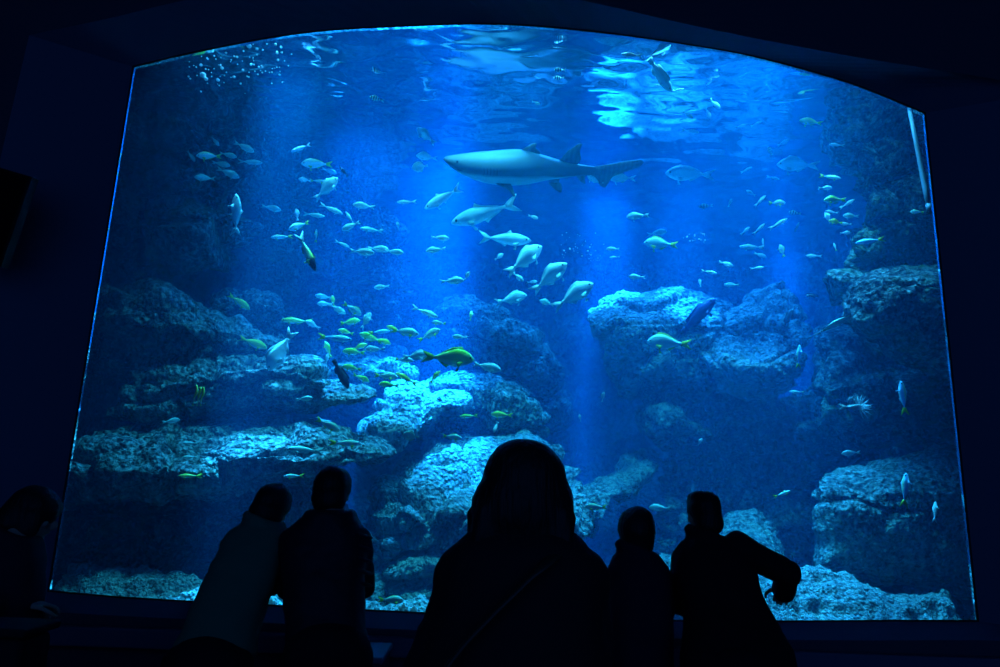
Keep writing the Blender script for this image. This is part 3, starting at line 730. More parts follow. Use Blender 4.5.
(536,103,9,-20,5.2,SN,'silver','tiny pale fish above the shark back',G5),
(632,55,22,175,4.8,FU,'pale','bright thin fish shape for a curve of light at the bright surface patch',G5),  # bright curve of light on the surface, shaped as a fish
(688,115,13,-35,5.0,SN,'pale','small bright fish below right of the hazy diving fish',G5),
(690,131,18,-8,5.2,FU,'silver','thin faint fish below the small bright fish high right',G5),
(678,90,12,10,5.3,FU,'silver','tiny faint fish beside the head of the hazy diving fish',G5),
(708,113,12,-60,5.3,SN,'silver','tiny hazy fish right of the small bright fish high right',G5),
(715,104,14,-40,5.4,SN,'silver','hazy fish above the tiny hazy one high right',G5),
(741,126,12,15,5.4,FU,'silver','tiny slim fish, left of a level pair high on the right',G5),
(756,124,11,25,5.4,FU,'silver','tiny slim fish, right of a level pair high on the right',G5),
(811,122,22,172,4.9,SN,'yellow','yellow-white fish facing left high at the right light shaft',G5),
(783,143,12,30,5.3,SN,'silver','tiny pale fish above the big hazy batfish',G5),
(770,151,10,120,5.1,B,'bars','tiny black and white fish left above the big hazy batfish',G5),
(798,165,40,178,5.4,B,'silver','big hazy blue round fish in the right light shaft',G5),
(837,145,15,176,5.1,FU,'silver','slim pale fish near the dark pillar, high up',G6),
(746,170,12,28,5.3,FU,'silver','slim small fish left of the big hazy batfish',G5),
(773,178,13,-12,5.5,FU,'silver','faint slim fish under the big hazy batfish',G5),
(690,174,48,178,5.6,SN,'silver','large pale fish shape for a blurred surface reflection right of the shark tail',G5),  # fish mesh standing in for a blurred reflection on the water surface
(622,178,28,178,5.4,B,'pale','bright round fish shape for a rippled reflection, behind the lower shark tail',G5),  # added as a fish, stands for a ragged ripple reflection
(595,180,18,150,5.3,B,'pale','small bright white fish right under the shark tail',G5),
(638,216,23,184,5.1,SN,'silver','pale fish facing left alone below the shark tail',G5),
(661,244,34,176,5.3,B,'ytail','pale green fish shape for a rippled reflection above the big double-topped rock',G5),  # a rippled reflection of something bright, given a fish's shape
(657,233,20,10,5.8,SN,'silver','faint fish over the back of the pale green reflection shape',G5),
(613,249,14,180,5.4,SN,'silver','small pale fish right of the fine bubbles in the middle',G5),
(615,257,11,182,5.5,FU,'silver','tiny slim fish below the small pale one by the bubbles',G5),
(706,206,14,185,5.6,B,'bars','small barred fish below the large blurred reflection',G5),
(777,203,16,0,5.0,B,'ytail','round pale fish facing right in the right light shaft',G5),
(760,201,15,48,5.2,FU,'silver','slim fish climbing just left of the round pale fish in the shaft',G5),
(751,193,11,150,5.4,SN,'silver','tiny dim fish above the slim climbing fish',G5),
(730,203,9,70,5.5,SN,'silver','tiny upright dim fish left of the slim climbing fish',G5),
(778,224,20,32,5.1,FU,'silver','long slim fish climbing below the round pale fish',G5),
(759,229,15,45,5.2,FU,'silver','slim fish climbing, left of the long slim one',G5),
(745,231,12,42,5.4,FU,'silver','dim slim fish climbing, last of three in a slanting row',G5),
(795,213,12,170,5.3,B,'bars','tiny spotted fish right of the long slim climbing fish',G5),
(797,227,10,70,5.5,FU,'silver','tiny upright faint fish right of the long slim climbing fish',G5),
(782,251,14,110,5.2,B,'ytail','small greenish fish low in the right light shaft',G5),
(814,256,16,178,5.2,FU,'silver','plain slim fish low left of the dark pillar',G6),
(752,247,24,178,5.5,FU,'silver','long faint fish over the double-topped rock',G5),
(763,243,10,95,5.5,FU,'silver','tiny upright faint fish at the tail of the long faint fish',G5),
(760,255,13,-20,5.5,SN,'silver','small faint fish under the long faint fish',G5),
(726,264,15,-18,5.2,SN,'silver','small clear fish over the gap between the rock tops',G5),
(709,272,16,-10,5.1,FU,'pale','small bright slim fish over the big rock crown',G5),
(757,268,14,8,5.3,FU,'silver','small slim fish over the right rock top',G5),
(732,285,15,180,5.5,SN,'teal','dim fish resting at the notch between the two rock tops',G5),
(637,277,17,178,5.1,SN,'silver','ring-pale oval fish just above the left edge of the big rock crown',G5),
(700,283,9,100,5.6,SN,'silver','tiny upright fish on the big rock crown',G5),
(812,296,12,178,5.2,GR,'dark','little black fish between the big rock and the overhang',G5),
# --- pillar
(830,177,21,-8,4.9,FU,'ytail','yellow-green fish facing right, topmost beside the dark pillar',G6),
(825,188,13,0,5.1,B,'silver','small round pale fish beside the dark pillar, second from top',G6),
(835,200,21,182,4.8,B,'green','strong green fish facing left beside the dark pillar',G6),
(847,204,16,35,5.1,FU,'silver','pale fish tilted behind the strong green fish',G6),
(832,212,13,170,5.2,FU,'silver','thin blue fish right under the strong green fish',G6),
(828,218,13,120,5.1,B,'silver','pale fluttering fish under the strong green fish',G6),
(836,222,14,170,4.9,B,'yellow','little yellow-green round fish under the strong green fish',G6),
(851,216,15,178,5.1,B,'teal','dull round fish against the dark pillar',G6),
(846,224,11,178,5.1,SN,'silver','tiny pale fish under the dull round fish at the dark pillar',G6),
(845,233,10,5,5.0,B,'pale','tiny bright round fish at the dark pillar, above the blue yellow-tailed fish',G6),
(835,247,9,110,5.2,FU,'ytail','tiny upright fish left of the blue yellow-tailed fish',G6),
(870,241,27,190,4.6,FU,'blue','bright blue fish with raised yellow tail before the dark pillar',None),
(917,212,13,178,4.7,SN,'ytail','small pale fish at the right edge below the pale streak tube',G6),
# --- right low
(669,343,44,176,4.9,B,'ytail','pale oval fish facing left on the face of the big rock',None),
(698,316,48,48,5.2,GR,'navy','dark blue fish climbing over the big rock crown',None),
(788,318,20,62,5.6,GR,'dark','dark slim fish climbing over the right rock top',None),
(799,357,24,86,5.0,FU,'blue','small upright fish with yellow tail down, under the right rock top',None),
(603,397,11,80,5.2,SN,'silver','tiny pale upright fish in the empty blue gap',G7),
(580,418,8,100,5.3,SN,'silver','tinier pale fish below left of the upright one in the blue gap',G7),
(797,392,15,178,5.5,FU,'teal','dim slim fish left of the spiny lionfish',G7),
(903,398,35,94,4.6,FU,'blue','upright blue fish with yellow forked tail, right of the spiny lionfish',None),
(905,490,35,80,4.6,FU,'blue','upright blue-green fish with yellow tail before the large squared boulder',None),
(935,512,21,80,4.7,FU,'silver','slim pale upright fish at the right of the large squared boulder',None),
(851,453,18,185,4.9,SN,'silver','pale oval fish just above the large squared boulder',G7),
(782,494,18,20,5.0,FU,'ytail','slim bright fish tilted up, left of the large squared boulder',G7),
(596,507,22,180,4.8,SN,'ytail','clear pale fish facing left, left of the child head',G7),
(660,508,22,178,5.2,SN,'teal','dim long fish right of the child head',G7),
(700,442,9,60,5.2,B,'silver','tiny pale fish on the buttress under the big rock',G7),
(464,525,14,55,4.7,FU,'silver','thin pale fish by the shoulder of the long-haired visitor',G7),
]
for row in FISH:
    fish(*row)

def custom(name, label, cat, x, y, px, ang, Y, yaw, group=None):
    p = P(x, y, Y); L = px * mpp(p) / math.cos(math.radians(yaw))
    r = bpy.data.objects.new(name, None); COL.objects.link(r); r.matrix_world = pose(p, L, ang, yaw)
    return tag(r, label, cat, group)

# ---- shark
sh = custom('shark', 'grey shark with pale belly cruising to the left near the top', 'shark', 543, 168, 198, 176.5, 5.75, -8)
bm = bmesh.new(); seg = 22; rings = []
top = [(0, .020), (.03, .028), (.12, .044), (.3, .068), (.5, .084), (.62, .064), (.78, .036), (.92, .026), (1, .020)]
bot = [(0, .010), (.03, -.010), (.12, -.056), (.3, -.094), (.5, -.092), (.66, -.060), (.82, -.034), (.92, -.022), (1, -.018)]
wd = [(0, .004), (.03, .028), (.12, .058), (.28, .085), (.45, .082), (.62, .054), (.8, .028), (.92, .016), (1, .010)]
XS = lambda u: .5 - .80 * u
tipv = bm.verts.new((.503, 0, .015))
for i in range(1, 41):
    u = (i / 40) ** 1.15; t, b, w_ = interp(top, u), interp(bot, u), interp(wd, u)
    rings.append([bm.verts.new((XS(u), w_ * math.cos(2 * math.pi * k / seg), (t + b) / 2 + (t - b) / 2 * math.sin(2 * math.pi * k / seg))) for k in range(seg)])
for k in range(seg): bm.faces.new((tipv, rings[0][k], rings[0][(k + 1) % seg]))
for r1, r2 in zip(rings, rings[1:]):
    for k in range(seg): bm.faces.new((r1[k], r2[k], r2[(k + 1) % seg], r1[(k + 1) % seg]))
bm.faces.new(rings[-1])
mt, nt, out = nodes('shark_skin'); L = nt.links.new
tc = N(nt, 'ShaderNodeTexCoord'); sx = N(nt, 'ShaderNodeSeparateXYZ'); L(tc.outputs['Generated'], sx.inputs[0])
nz = N(nt, 'ShaderNodeTexNoise'); nz.inputs['Scale'].default_value = 9; L(tc.outputs['Object'], nz.inputs['Vector'])
mm_ = N(nt, 'ShaderNodeMath', operation='MULTIPLY_ADD'); L(nz.outputs['Fac'], mm_.inputs[0]); mm_.inputs[1].default_value = .10; L(sx.outputs[2], mm_.inputs[2])
c = ramp(nt, mm_.outputs[0], [(.36, (.42, .52, .54)), (.46, (.06, .09, .105)), (.62, (.085, .135, .16)), (.95, (.115, .185, .22))])
b = N(nt, 'ShaderNodeBsdfPrincipled'); b.inputs['Roughness'].default_value = .5; L(c, b.inputs['Base Color']); L(b.outputs[0], out.inputs[0])
bm_obj('body', bm, mt, sh)
M['shark_fin'] = fin_mat('shark_fin', (.09, .14, .165))
def sfin(name, outl, th=.008, rot=None, off=(0, 0, 0), mat='shark_fin'):
    bm = bmesh.new(); plate(bm, outl, th)
    for v in bm.verts:
        co = v.co.copy()
        if rot is not None: co = rot @ co
        v.co = co + Vector(off)
    return bm_obj(name, bm, M[mat], sh)
sfin('dorsal_fin', [(.14, .066), (.10, .096), (.06, .122), (.045, .120), (.05, .098), (.02, .078), (.03, .060), (.12, .058)])
sfin('second_dorsal_fin', [(-.075, .040), (-.115, .095), (-.165, .135), (-.180, .132), (-.172, .10), (-.185, .06), (-.17, .028), (-.09, .03)])
sfin('tail_fin', [(-.25, .022), (-.34, .042), (-.42, .064), (-.49, .074), (-.505, .062), (-.49, .040), (-.43, .012), (-.36, -.020), (-.335, -.05), (-.330, -.082), (-.305, -.075), (-.27, -.035), (-.25, -.022)])
for s in (1, -1):
    sfin('pectoral_fin', [(.05, 0), (.0, -.015), (-.035, -.045), (-.055, -.075), (-.064, -.072), (-.055, -.042), (-.046, -.015), (-.035, 0)], .008, Matrix.Rotation(math.radians(52 * s), 3, 'X'), (.20, .055 * s, -.070))
    sfin('pelvic_fin', [(.03, 0), (-.0, -.03), (-.035, -.048), (-.04, -.03), (-.035, 0)], .006, Matrix.Rotation(math.radians(35 * s), 3, 'X'), (-.06, .034 * s, -.062))
    bm = bmesh.new(); ell(bm, (.43, .044 * s, .018), (.006, .004, .006), seg=10); bm_obj('eye', bm, M['eye'], sh)
sfin('anal_fin', [(-.17, -.028), (-.20, -.058), (-.225, -.068), (-.22, -.045), (-.22, -.018), (-.18, -.018)])
bm = bmesh.new()
tube(bm, [(.465, .034, -.010), (.44, .045, -.018), (.41, .053, -.020), (.395, .056, -.014)], [.0018, .003, .003, .001], 6)
bm_obj('mouth', bm, M['gasket'], sh)
for k in range(5):
    bm = bmesh.new(); x_ = .30 - k * .016
    tube(bm, [(x_, .083, .012), (x_ - .003, .087, -.012), (x_, .083, -.034)], [.0008, .0018, .0008], 6); bm_obj('gill_slit', bm, M['gasket'], sh)

# ---- ray skimming over the sloping rock
ry = custom('stingray', 'pale greenish flat ray tilted over the sloping rock under the overhang', 'ray', 834, 325, 38, 30, 4.95, 0)
bm = bmesh.new(); n = 36; 
ctop = bm.verts.new((.08, 0, .085)); cb = bm.verts.new((.08, 0, -.03)); rim = []
for ring, (k_, zt) in enumerate(((.35, .072), (.7, .035), (1, 0))):
    row = []
    for i in range(n):
        t = 2 * math.pi * i / n; ct, st = math.cos(t), math.sin(t)
        row.append(((.08 + .42 * k_ * math.copysign(abs(ct) ** 1.25, ct)), .42 * k_ * math.copysign(abs(st) ** 1.25, st), zt))
    rim.append(row)
tv = [[bm.verts.new(q) for q in r] for r in rim]; bv = [[bm.verts.new((q[0], q[1], -.4 * q[2])) for q in r] for r in rim[:2]] + [tv[2]]
for c_, lay in ((ctop, tv), (cb, bv)):
    for i in range(n):
        j = (i + 1) % n; bm.faces.new((c_, lay[0][i], lay[0][j]))
        for a_, b_ in zip(lay, lay[1:]): bm.faces.new((a_[i], b_[i], b_[j], a_[j]))
bm_obj('disc', bm, fish_mat('ray_skin', (.36, .52, .36), (.44, .60, .46), (.8, .9, .9)), ry)
bm = bmesh.new(); tube(bm, [(-.28, 0, .01), (-.5, .02, .01), (-.8, .05, 0)], [.02, .012, .004], 8); bm_obj('tail', bm, M['shark_fin'], ry)
for s in (1, -1):
    bm = bmesh.new(); ell(bm, (.32, .07 * s, .075), (.022, .018, .02), seg=10); bm_obj('eye', bm, M['eye'], ry)
ry.matrix_world = ry.matrix_world @ Matrix.Rotation(math.radians(-28), 4, 'X')

# ---- lionfish
lf = custom('lionfish', 'spiny striped lionfish with fanned fins before the dark sloping rock', 'fish', 855, 407, 30, 0, 4.65, 10)
for n_, me in fish_meshes('fusilier', 'pale', False).items():
    if n_.startswith(('body', 'eye', 'tail', 'anal')):
        c = bpy.data.objects.new(n_.replace('.b', ''), me); COL.objects.link(c); c.parent = lf
M['spine'] = fin_mat('lionfish_spine', (.75, .88, .9))
for k in range(11):
    bm = bmesh.new(); a = math.radians(100 - k * 2); x_ = .24 - k * .045
    plate(bm, [(x_ - .010, .07), (x_ + math.cos(a + .35) * .20, .07 + math.sin(a + .35) * (.44 - abs(k - 4) * .03)), (x_ + .010, .07)], .010); bm_obj('dorsal_spine', bm, M['spine'], lf)
for s in (1, -1):
    for k in range(9):
        bm = bmesh.new(); a = math.radians(-70 + k * 24); r_ = .46 - abs(k - 4) * .02
        plate(bm, [(0, -.008), (r_ * .7, -.014), (r_, 0), (r_ * .7, .014), (0, .008)], .008)
        rot = Matrix.Rotation(math.radians(30 * s), 3, 'Z') @ Matrix.Rotation(-a, 3, 'Y')
        for v in bm.verts: v.co = rot @ v.co + Vector((.12, s * .07, -.02))
        bm_obj('pectoral_ray', bm, M['spine'], lf)

# ---- three upright yellow trumpet-like fish hanging side by side
TM = fish_mat('trumpetfish_skin', (.90, .95, .15), (.92, .95, .25), (.92, .95, .6))
for (pts, lab) in (
    ([(196.3, 385), (197.2, 389), (196.5, 393), (194.6, 397), (193.2, 404.5)], 'first of three thin yellow fish standing upright in the dark, left one'),
    ([(200.2, 387), (200.8, 390), (199.0, 394), (198.3, 398), (197.0, 404.5)], 'second of three thin yellow fish standing upright in the dark, middle one'),
    ([(203.0, 387), (204.0, 390), (203.2, 394), (201.6, 398), (200.6, 404.5)], 'third of three thin yellow fish standing upright in the dark, right one')):
    c0 = P(*pts[2], 4.62); k = mpp(c0)
    cur = smooth_curve([P(x, y, 4.62) - c0 for x, y in pts], 5)
    r = empty('trumpetfish', c0); tag(r, lab, 'fish', 'upright yellow fish before the dark slab')
    n = len(cur); bm = bmesh.new(); tube(bm, cur, [k * (.35 + 1.0 * math.sin(math.pi * min(1, .12 + i / n)) ** .8) for i in range(n)], 10); bm_obj('body', bm, TM, r)
    bm = bmesh.new(); e = cur[-1]; tube(bm, [e, e + Vector((0, 0, -k * .8)), e + Vector((0, 0, -k * 1.6))], [k * .4, k * 1.0, k * .7], 8, flat=.3); bm_obj('tail_fin', bm, TM, r)
    for s in (1, -1):
        bm = bmesh.new(); ell(bm, cur[2] + Vector((s * k * .6, -k * .2, 0)), (k * .25,) * 3, seg=8); bm_obj('eye', bm, M['eye'], r)

# ---- bubbles
mt, nt, out = nodes('air_bubble')
b = N(nt, 'ShaderNodeBsdfPrincipled'); b.inputs['Base Color'].default_value = (.9, .95, 1, 1); b.inputs['Roughness'].default_value = .15; nt.links.new(b.outputs[0], out.inputs[0])
def bubbles(label, spots):
    bm = bmesh.new()
    for x, y, r_, Y in spots:
        p = P(x, y, 1); kk = p.z - CAM.z
        if kk > 0: Y = min(Y, (ZW - .05 - CAM.z) / kk)
        p = P(x, y, Y); q = r_ * mpp(p); ell(bm, p, (q, q, q * .8), seg=8)
    tag(bm_obj('bubbles', bm, mt), label, 'bubbles', kind='stuff')
rs = random.Random(3)
sp_ = [(237.5,41.5,2,4.75),(249,46,2.6,4.75),(257,49,1.6,4.75),(275.5,44.5,1.7,4.75),(281,47,1.5,4.75),(277,53,1.5,4.75),(222,68,1.8,4.75),(203,75,3.2,4.75),(206,79,2.2,4.75),(201,65,1.7,4.75),(218,80,1.9,4.75),(234,77,1.6,4.75),(243,70,1.4,4.75),(251,64.5,1.4,4.75),(237,57,1.4,4.75),(259,67,1.2,4.75),(278,60,1.4,4.75),(226,53,1.3,4.75)]
sp_ += [(rs.uniform(188, 292), rs.gauss(62, 12), rs.uniform(.5, 1.1), 4.75) for _ in range(90)]
sp_ = [q for q in sp_ if q[1] > 38 + max(0, (240 - q[0]) * .2)]
bubbles('white air bubbles scattered under the surface in the upper left corner', sp_)
bubbles('fine bubbles drifting in the middle right of the bright bream trio', [(564,250.5,1.0,4.8),(570,249,.9,4.8),(574,251,.6,4.8),(588,251,1.1,4.8),(582,256,1.0,4.8),(591,255,.9,4.8),(598,258,.6,4.8),(590,247,.7,4.8),(577.5,248,.5,4.8)] + [(rs.uniform(558, 605), rs.uniform(232, 262), rs.uniform(.3, .55), 4.8) for _ in range(35)])
bubbles('fine bubbles drifting above the big double-topped rock', [(687,237,.7,4.9),(690,241,.7,4.9),(699,239,1.0,4.9),(705,240,.7,4.9),(695,236,.5,4.9),(704,234,.5,4.9)] + [(rs.uniform(683, 708), rs.uniform(232, 244), rs.uniform(.3, .5), 4.9) for _ in range(14)])

# ---- pale tube added for a light streak upper right, coral tufts at the sill
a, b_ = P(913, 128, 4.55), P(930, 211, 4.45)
ip = empty('streak_tube', b_); tag(ip, 'pale upright tube added for a streak of light at the upper right edge', 'light streak')
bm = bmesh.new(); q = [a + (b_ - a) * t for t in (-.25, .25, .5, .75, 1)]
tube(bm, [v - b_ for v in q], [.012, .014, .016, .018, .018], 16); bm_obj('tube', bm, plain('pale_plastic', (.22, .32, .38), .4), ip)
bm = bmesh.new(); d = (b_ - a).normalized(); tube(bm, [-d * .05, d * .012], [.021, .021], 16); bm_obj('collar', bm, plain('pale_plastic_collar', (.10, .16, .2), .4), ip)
cm = plain('white_coral', (.85, .92, .92), .7, .2, .6, 60)
for x, y, s, n_, lab in ((269, 606, 11, 5, 'pointed white coral tuft on the sill between the leaning pair'), (403, 611, 9, 7, 'small white coral tuft on the sill under the cyan fish'), (414, 612, 7, 5, 'smaller white coral tuft beside the one under the cyan fish')):
    p = P(x, y + 1, 4.43); k = mpp(p); bm = bmesh.new()
    for i in range(n_):
        t = (i / (n_ - 1) - .5) * 1.5; h = s * k * (1 - .5 * abs(t)) * rs.uniform(.8, 1.2)
        tube(bm, [(t * s * k * .3, rs.uniform(-.01, .01), -.03), (t * s * k * .45, 0, h * .5), (t * s * k * .7, 0, h)], [k * 1.8, k * 1.6, k * .6], 8)
    tag(link('coral', fuse(bm, k * .6, 2), cm, None, p), lab, 'coral', 'white corals on the sill')
# ------------------------------------------------------------------ visitors
def cloth_mat(name, col, rough=.85, quilt=0):
    mt, nt, out = nodes(name); L = nt.links.new
    tc = N(nt, 'ShaderNodeTexCoord'); nz = N(nt, 'ShaderNodeTexNoise'); nz.inputs['Scale'].default_value = 14; nz.inputs['Detail'].default_value = 5; L(tc.outputs['Object'], nz.inputs['Vector'])
    b = N(nt, 'ShaderNodeBsdfPrincipled'); b.inputs['Base Color'].default_value = (*col, 1); b.inputs['Roughness'].default_value = rough; b.inputs['Specular IOR Level'].default_value = .2
    bp = N(nt, 'ShaderNodeBump'); bp.inputs['Strength'].default_value = .4; bp.inputs['Distance'].default_value = .02; L(nz.outputs['Fac'], bp.inputs['Height']); L(bp.outputs[0], b.inputs['Normal'])
    L(b.outputs[0], out.inputs[0]); return mt
def hair_mat(name, col):
    mt, nt, out = nodes(name); L = nt.links.new
    tc = N(nt, 'ShaderNodeTexCoord'); mp = N(nt, 'ShaderNodeMapping'); mp.inputs['Scale'].default_value = (90, 90, 6); L(tc.outputs['Object'], mp.inputs[0])
    nz = N(nt, 'ShaderNodeTexNoise'); nz.inputs['Scale'].default_value = 1; L(mp.outputs[0], nz.inputs['Vector'])
    b = N(nt, 'ShaderNodeBsdfPrincipled'); b.inputs['Base Color'].default_value = (*col, 1); b.inputs['Roughness'].default_value = .55; b.inputs['Specular IOR Level'].default_value = .25
    bp = N(nt, 'ShaderNodeBump'); bp.inputs['Strength'].default_value = .6; bp.inputs['Distance'].default_value = .01; L(nz.outputs['Fac'], bp.inputs['Height']); L(bp.outputs[0], b.inputs['Normal'])
    L(b.outputs[0], out.inputs[0]); return mt
M['skin'] = plain('skin', (.42, .26, .19), .55, .3)
M['hair'] = hair_mat('black_hair', (.008, .007, .007))
M['coat'] = cloth_mat('black_coat', (.010, .010, .013))
M['puffer'] = cloth_mat('dark_puffer', (.012, .013, .022), .55)
M['light_jacket'] = cloth_mat('light_jacket', (.030, .16, .10))
M['child_jacket'] = cloth_mat('child_jacket', (.012, .014, .028))
M['navy_top'] = cloth_mat('dark_jacket', (.008, .008, .011))
M['check'] = cloth_mat('checked_shirt', (.014, .016, .028))
M['trousers'] = cloth_mat('dark_trousers', (.010, .010, .014))
M['shoe'] = plain('dark_shoe', (.015, .015, .016), .5)
M['strap'] = plain('bag_leather', (.020, .028, .022), .5)

def hand(bm, w, d, n, s=1.0, curl=.5, side=1):
    """palm, four unequal bent fingers and a thumb; w wrist, d along the hand, n out of its back"""
    d = d.normalized(); n = (n - d * n.dot(d)).normalized(); t = d.cross(n) * side
    R = Matrix((d, t, n)).transposed()
    ell(bm, w + d * .045 * s, (.052 * s, .040 * s, .016 * s), R, 14)
    for k, (o, ln) in enumerate(((-.028, .066), (-.009, .078), (.010, .073), (.029, .056))):
        p = w + d * .082 * s + t * o * s; c = curl * (1 + .12 * k); pts = [p - d * .03 * s, p]; a = 0
        for q in (.45, .32, .23):
            a += c * .75; p = p + (d * math.cos(a) - n * math.sin(a)) * ln * q * s; pts.append(p)
        limb(bm, pts, [.0085 * s, .0085 * s, .0082 * s, .0076 * s, .0066 * s], 8)
    p = w + d * .022 * s - t * .030 * s
    limb(bm, [p, p + (d * .55 - t * .8 - n * .2) * .030 * s, p + (d * .95 - t * .85 - n * .5) * .046 * s, p + (d * 1.5 - t * .75 - n * .8) * .048 * s], [.012 * s, .0105 * s, .0092 * s, .0078 * s], 8)

def head_into(bm, c, h, face, tilt=0.0):
    """head of height h about c, looking along face; returns its axes"""
    f = face.normalized(); up = Vector((math.sin(tilt), 0, math.cos(tilt))); r = f.cross(up).normalized(); up = r.cross(f)
    R = Matrix((r, f, up)).transposed()
    W = lambda x, y, z: c + r * x * h + f * y * h + up * z * h
    ell(bm, W(0, -.03, .10), (.325 * h, .40 * h, .40 * h), R)
    ell(bm, W(0, .06, -.14), (.27 * h, .30 * h, .33 * h), R)
    ell(bm, W(0, .20, -.36), (.13 * h, .13 * h, .12 * h), R)                     # chin
    ell(bm, W(0, .40, -.09), (.050 * h, .085 * h, .10 * h), R, 10)                # nose
    ell(bm, W(0, .36, .10), (.20 * h, .06 * h, .05 * h), R, 12)                   # brow
    ell(bm, W(0, .33, -.235), (.10 * h, .06 * h, .030 * h), R, 10)                # lips
    for s in (1, -1):
        ell(bm, W(.33 * s, -.02, -.03), (.035 * h, .075 * h, .12 * h), R, 10)     # ear
        ell(bm, W(.17 * s, .27, -.08), (.09 * h, .08 * h, .08 * h), R, 10)        # cheek
    return R, W

def at_px(px, Y, z):
    """the place at distance Y and height z seen in photo column px"""
    lo, hi = -400.0, 2000.0
    for _ in range(40):
        m_ = (lo + hi) / 2
        if P(px, m_, Y).z > z: lo = m_
        else: hi = m_
    return P(px, lo, Y)

def visitor(label, Y, head, hh, face, tilt, torso, arms, pelvis, feet, jacket, hairf, legs_mat='trousers', extra=None, sleeve=.055, hscale=1.0, collar=None, neck=.055):
    """head (px, py, distance); torso rows (py, left px, right px, distance, half depth); arms as lists of points (px, py, distance) shoulder > elbow > wrist > hand"""
    hc = P(*head); pel = at_px(*pelvis); root_loc = Vector((pel.x, pel.y, 0))
    feet = [(pel.x + a, pel.y + b, 0) for a, b in feet]
    bm = bmesh.new(); R, W = head_into(bm, hc, hh, face, tilt)
    rows = []
    for py, xl, xr, yc, ry in torso:
        a, b = P(xl, py, yc), P(xr, py, yc); rows.append(((a + b) / 2, (b - a).length / 2, ry))
    neckb = rows[0][0]
    limb(bm, [W(0, -.08, -.2), neckb + Vector((0, 0, -.03))], [neck, neck * 1.15])
    loft(bm, [(c, max(.03, x * .80), y * .80) for c, x, y in rows], 20)
    hips = []
    tors_end = rows[-1][0]
    for s, ft in zip((-1, 1), feet):
        hip = pel + Vector((s * .085 * hscale, 0, -.02)); ft = Vector(ft); kn = (hip + ft) / 2 + Vector((0, .05, .03)); an = ft + Vector((0, -.02, .085))
        limb(bm, [hip, kn, an], [.070 * hscale, .050 * hscale, .036 * hscale]); hips.append((hip, kn, an, ft))
        ell(bm, ft + Vector((0, .06, .035)), (.042, .11, .032))
    ell(bm, pel, (.13 * hscale, .09, .09 * hscale)); limb(bm, [pel, tors_end], [.09 * hscale, .09 * hscale])
    arm3 = []
    for s, a in zip((-1, 1), arms):
        q = [P(*k) for k in a[:4]]; arm3.append(q)
        limb(bm, q[:3], [.046 * hscale, .038 * hscale, .026 * hscale])
        hand(bm, q[2], q[3] - q[2], Vector(a[4]) if len(a) > 4 else Vector((0, 0, 1)), hscale, .45, s)
    me = fuse(bm, .0062, 3); root = link('person', me, M['skin'], None); 
    for v in me.vertices: v.co -= root_loc
    root.location = root_loc; tag(root, label, 'person')
    def part(name, me_or_bm, mat, voxel=None, sm=4, disp=0):
        if voxel: me_ = fuse(me_or_bm, voxel, sm)
        else:
            bmesh.ops.recalc_face_normals(me_or_bm, faces=me_or_bm.faces); me_ = bpy.data.meshes.new(name); me_or_bm.to_mesh(me_); me_or_bm.free()
        if disp:
            for v in me_.vertices:
                p = v.co; v.co = p + v.normal * disp * (noise.fractal(Vector((p.x * 7, p.y * 7, p.z * 11)), 1, 2, 3) - .2)
        for v in me_.vertices: v.co -= root_loc
        return link(name, me_, M[mat] if isinstance(mat, str) else mat, root)
    # jacket: torso and sleeves grown into one
    bm = bmesh.new(); loft(bm, rows, 30)
    for q, a in zip(arm3, arms):
        sl = a[5] if len(a) > 5 else sleeve
        e = q[2] + (q[1] - q[2]) * .02
        limb(bm, [q[0], q[1], e], [sl * 1.12, sl, sl * .9])
    if collar: collar(bm, W, rows)
    part('jacket', bm, jacket, .013, 5, .008)
    bm = bmesh.new()
    for hip, kn, an, ft in hips: limb(bm, [hip, kn, an + Vector((0, 0, -.01))], [.105 * hscale, .078 * hscale, .060 * hscale])
    ell(bm, pel, (.165 * hscale, .13, .12 * hscale)); limb(bm, [pel, tors_end], [.12 * hscale, .12 * hscale])
    part('trousers', bm, legs_mat, .015, 4, .005)
    for hip, kn, an, ft in hips:
        bm = bmesh.new(); ell(bm, ft + Vector((0, .07, .040)), (.052, .135, .044)); ell(bm, ft + Vector((0, -.02, .055)), (.048, .065, .06)); part('shoe', bm, 'shoe', .01, 3)
    bm = bmesh.new(); hairf(bm, W, R, hh); part('hair', bm, 'hair', .008, 3, .006)
    for s in (1, -1):
        bm = bmesh.new(); ell(bm, W(.135 * s, .315, .03), (.052 * hh, .05 * hh, .04 * hh), R, 10); part('eye', bm, 'eye')
    if extra: extra(part, W, R, rows, root_loc)
    return root

def short_hair(bm, W, R, h, bulk=1.0):
    ell(bm, W(0, -.06, .14), (.365 * h * bulk, .43 * h * bulk, .41 * h * bulk), R)
    ell(bm, W(0, -.20, -.10), (.33 * h * bulk, .27 * h * bulk, .34 * h * bulk), R)
    for k in range(7):
        t = math.pi * (k + .5) / 7; ell(bm, W(.20 * math.cos(t), .20, .30 + .05 * math.sin(t)), (.09 * h, .11 * h, .10 * h), R, 10)

GY = DW                                                     # looking into the tank
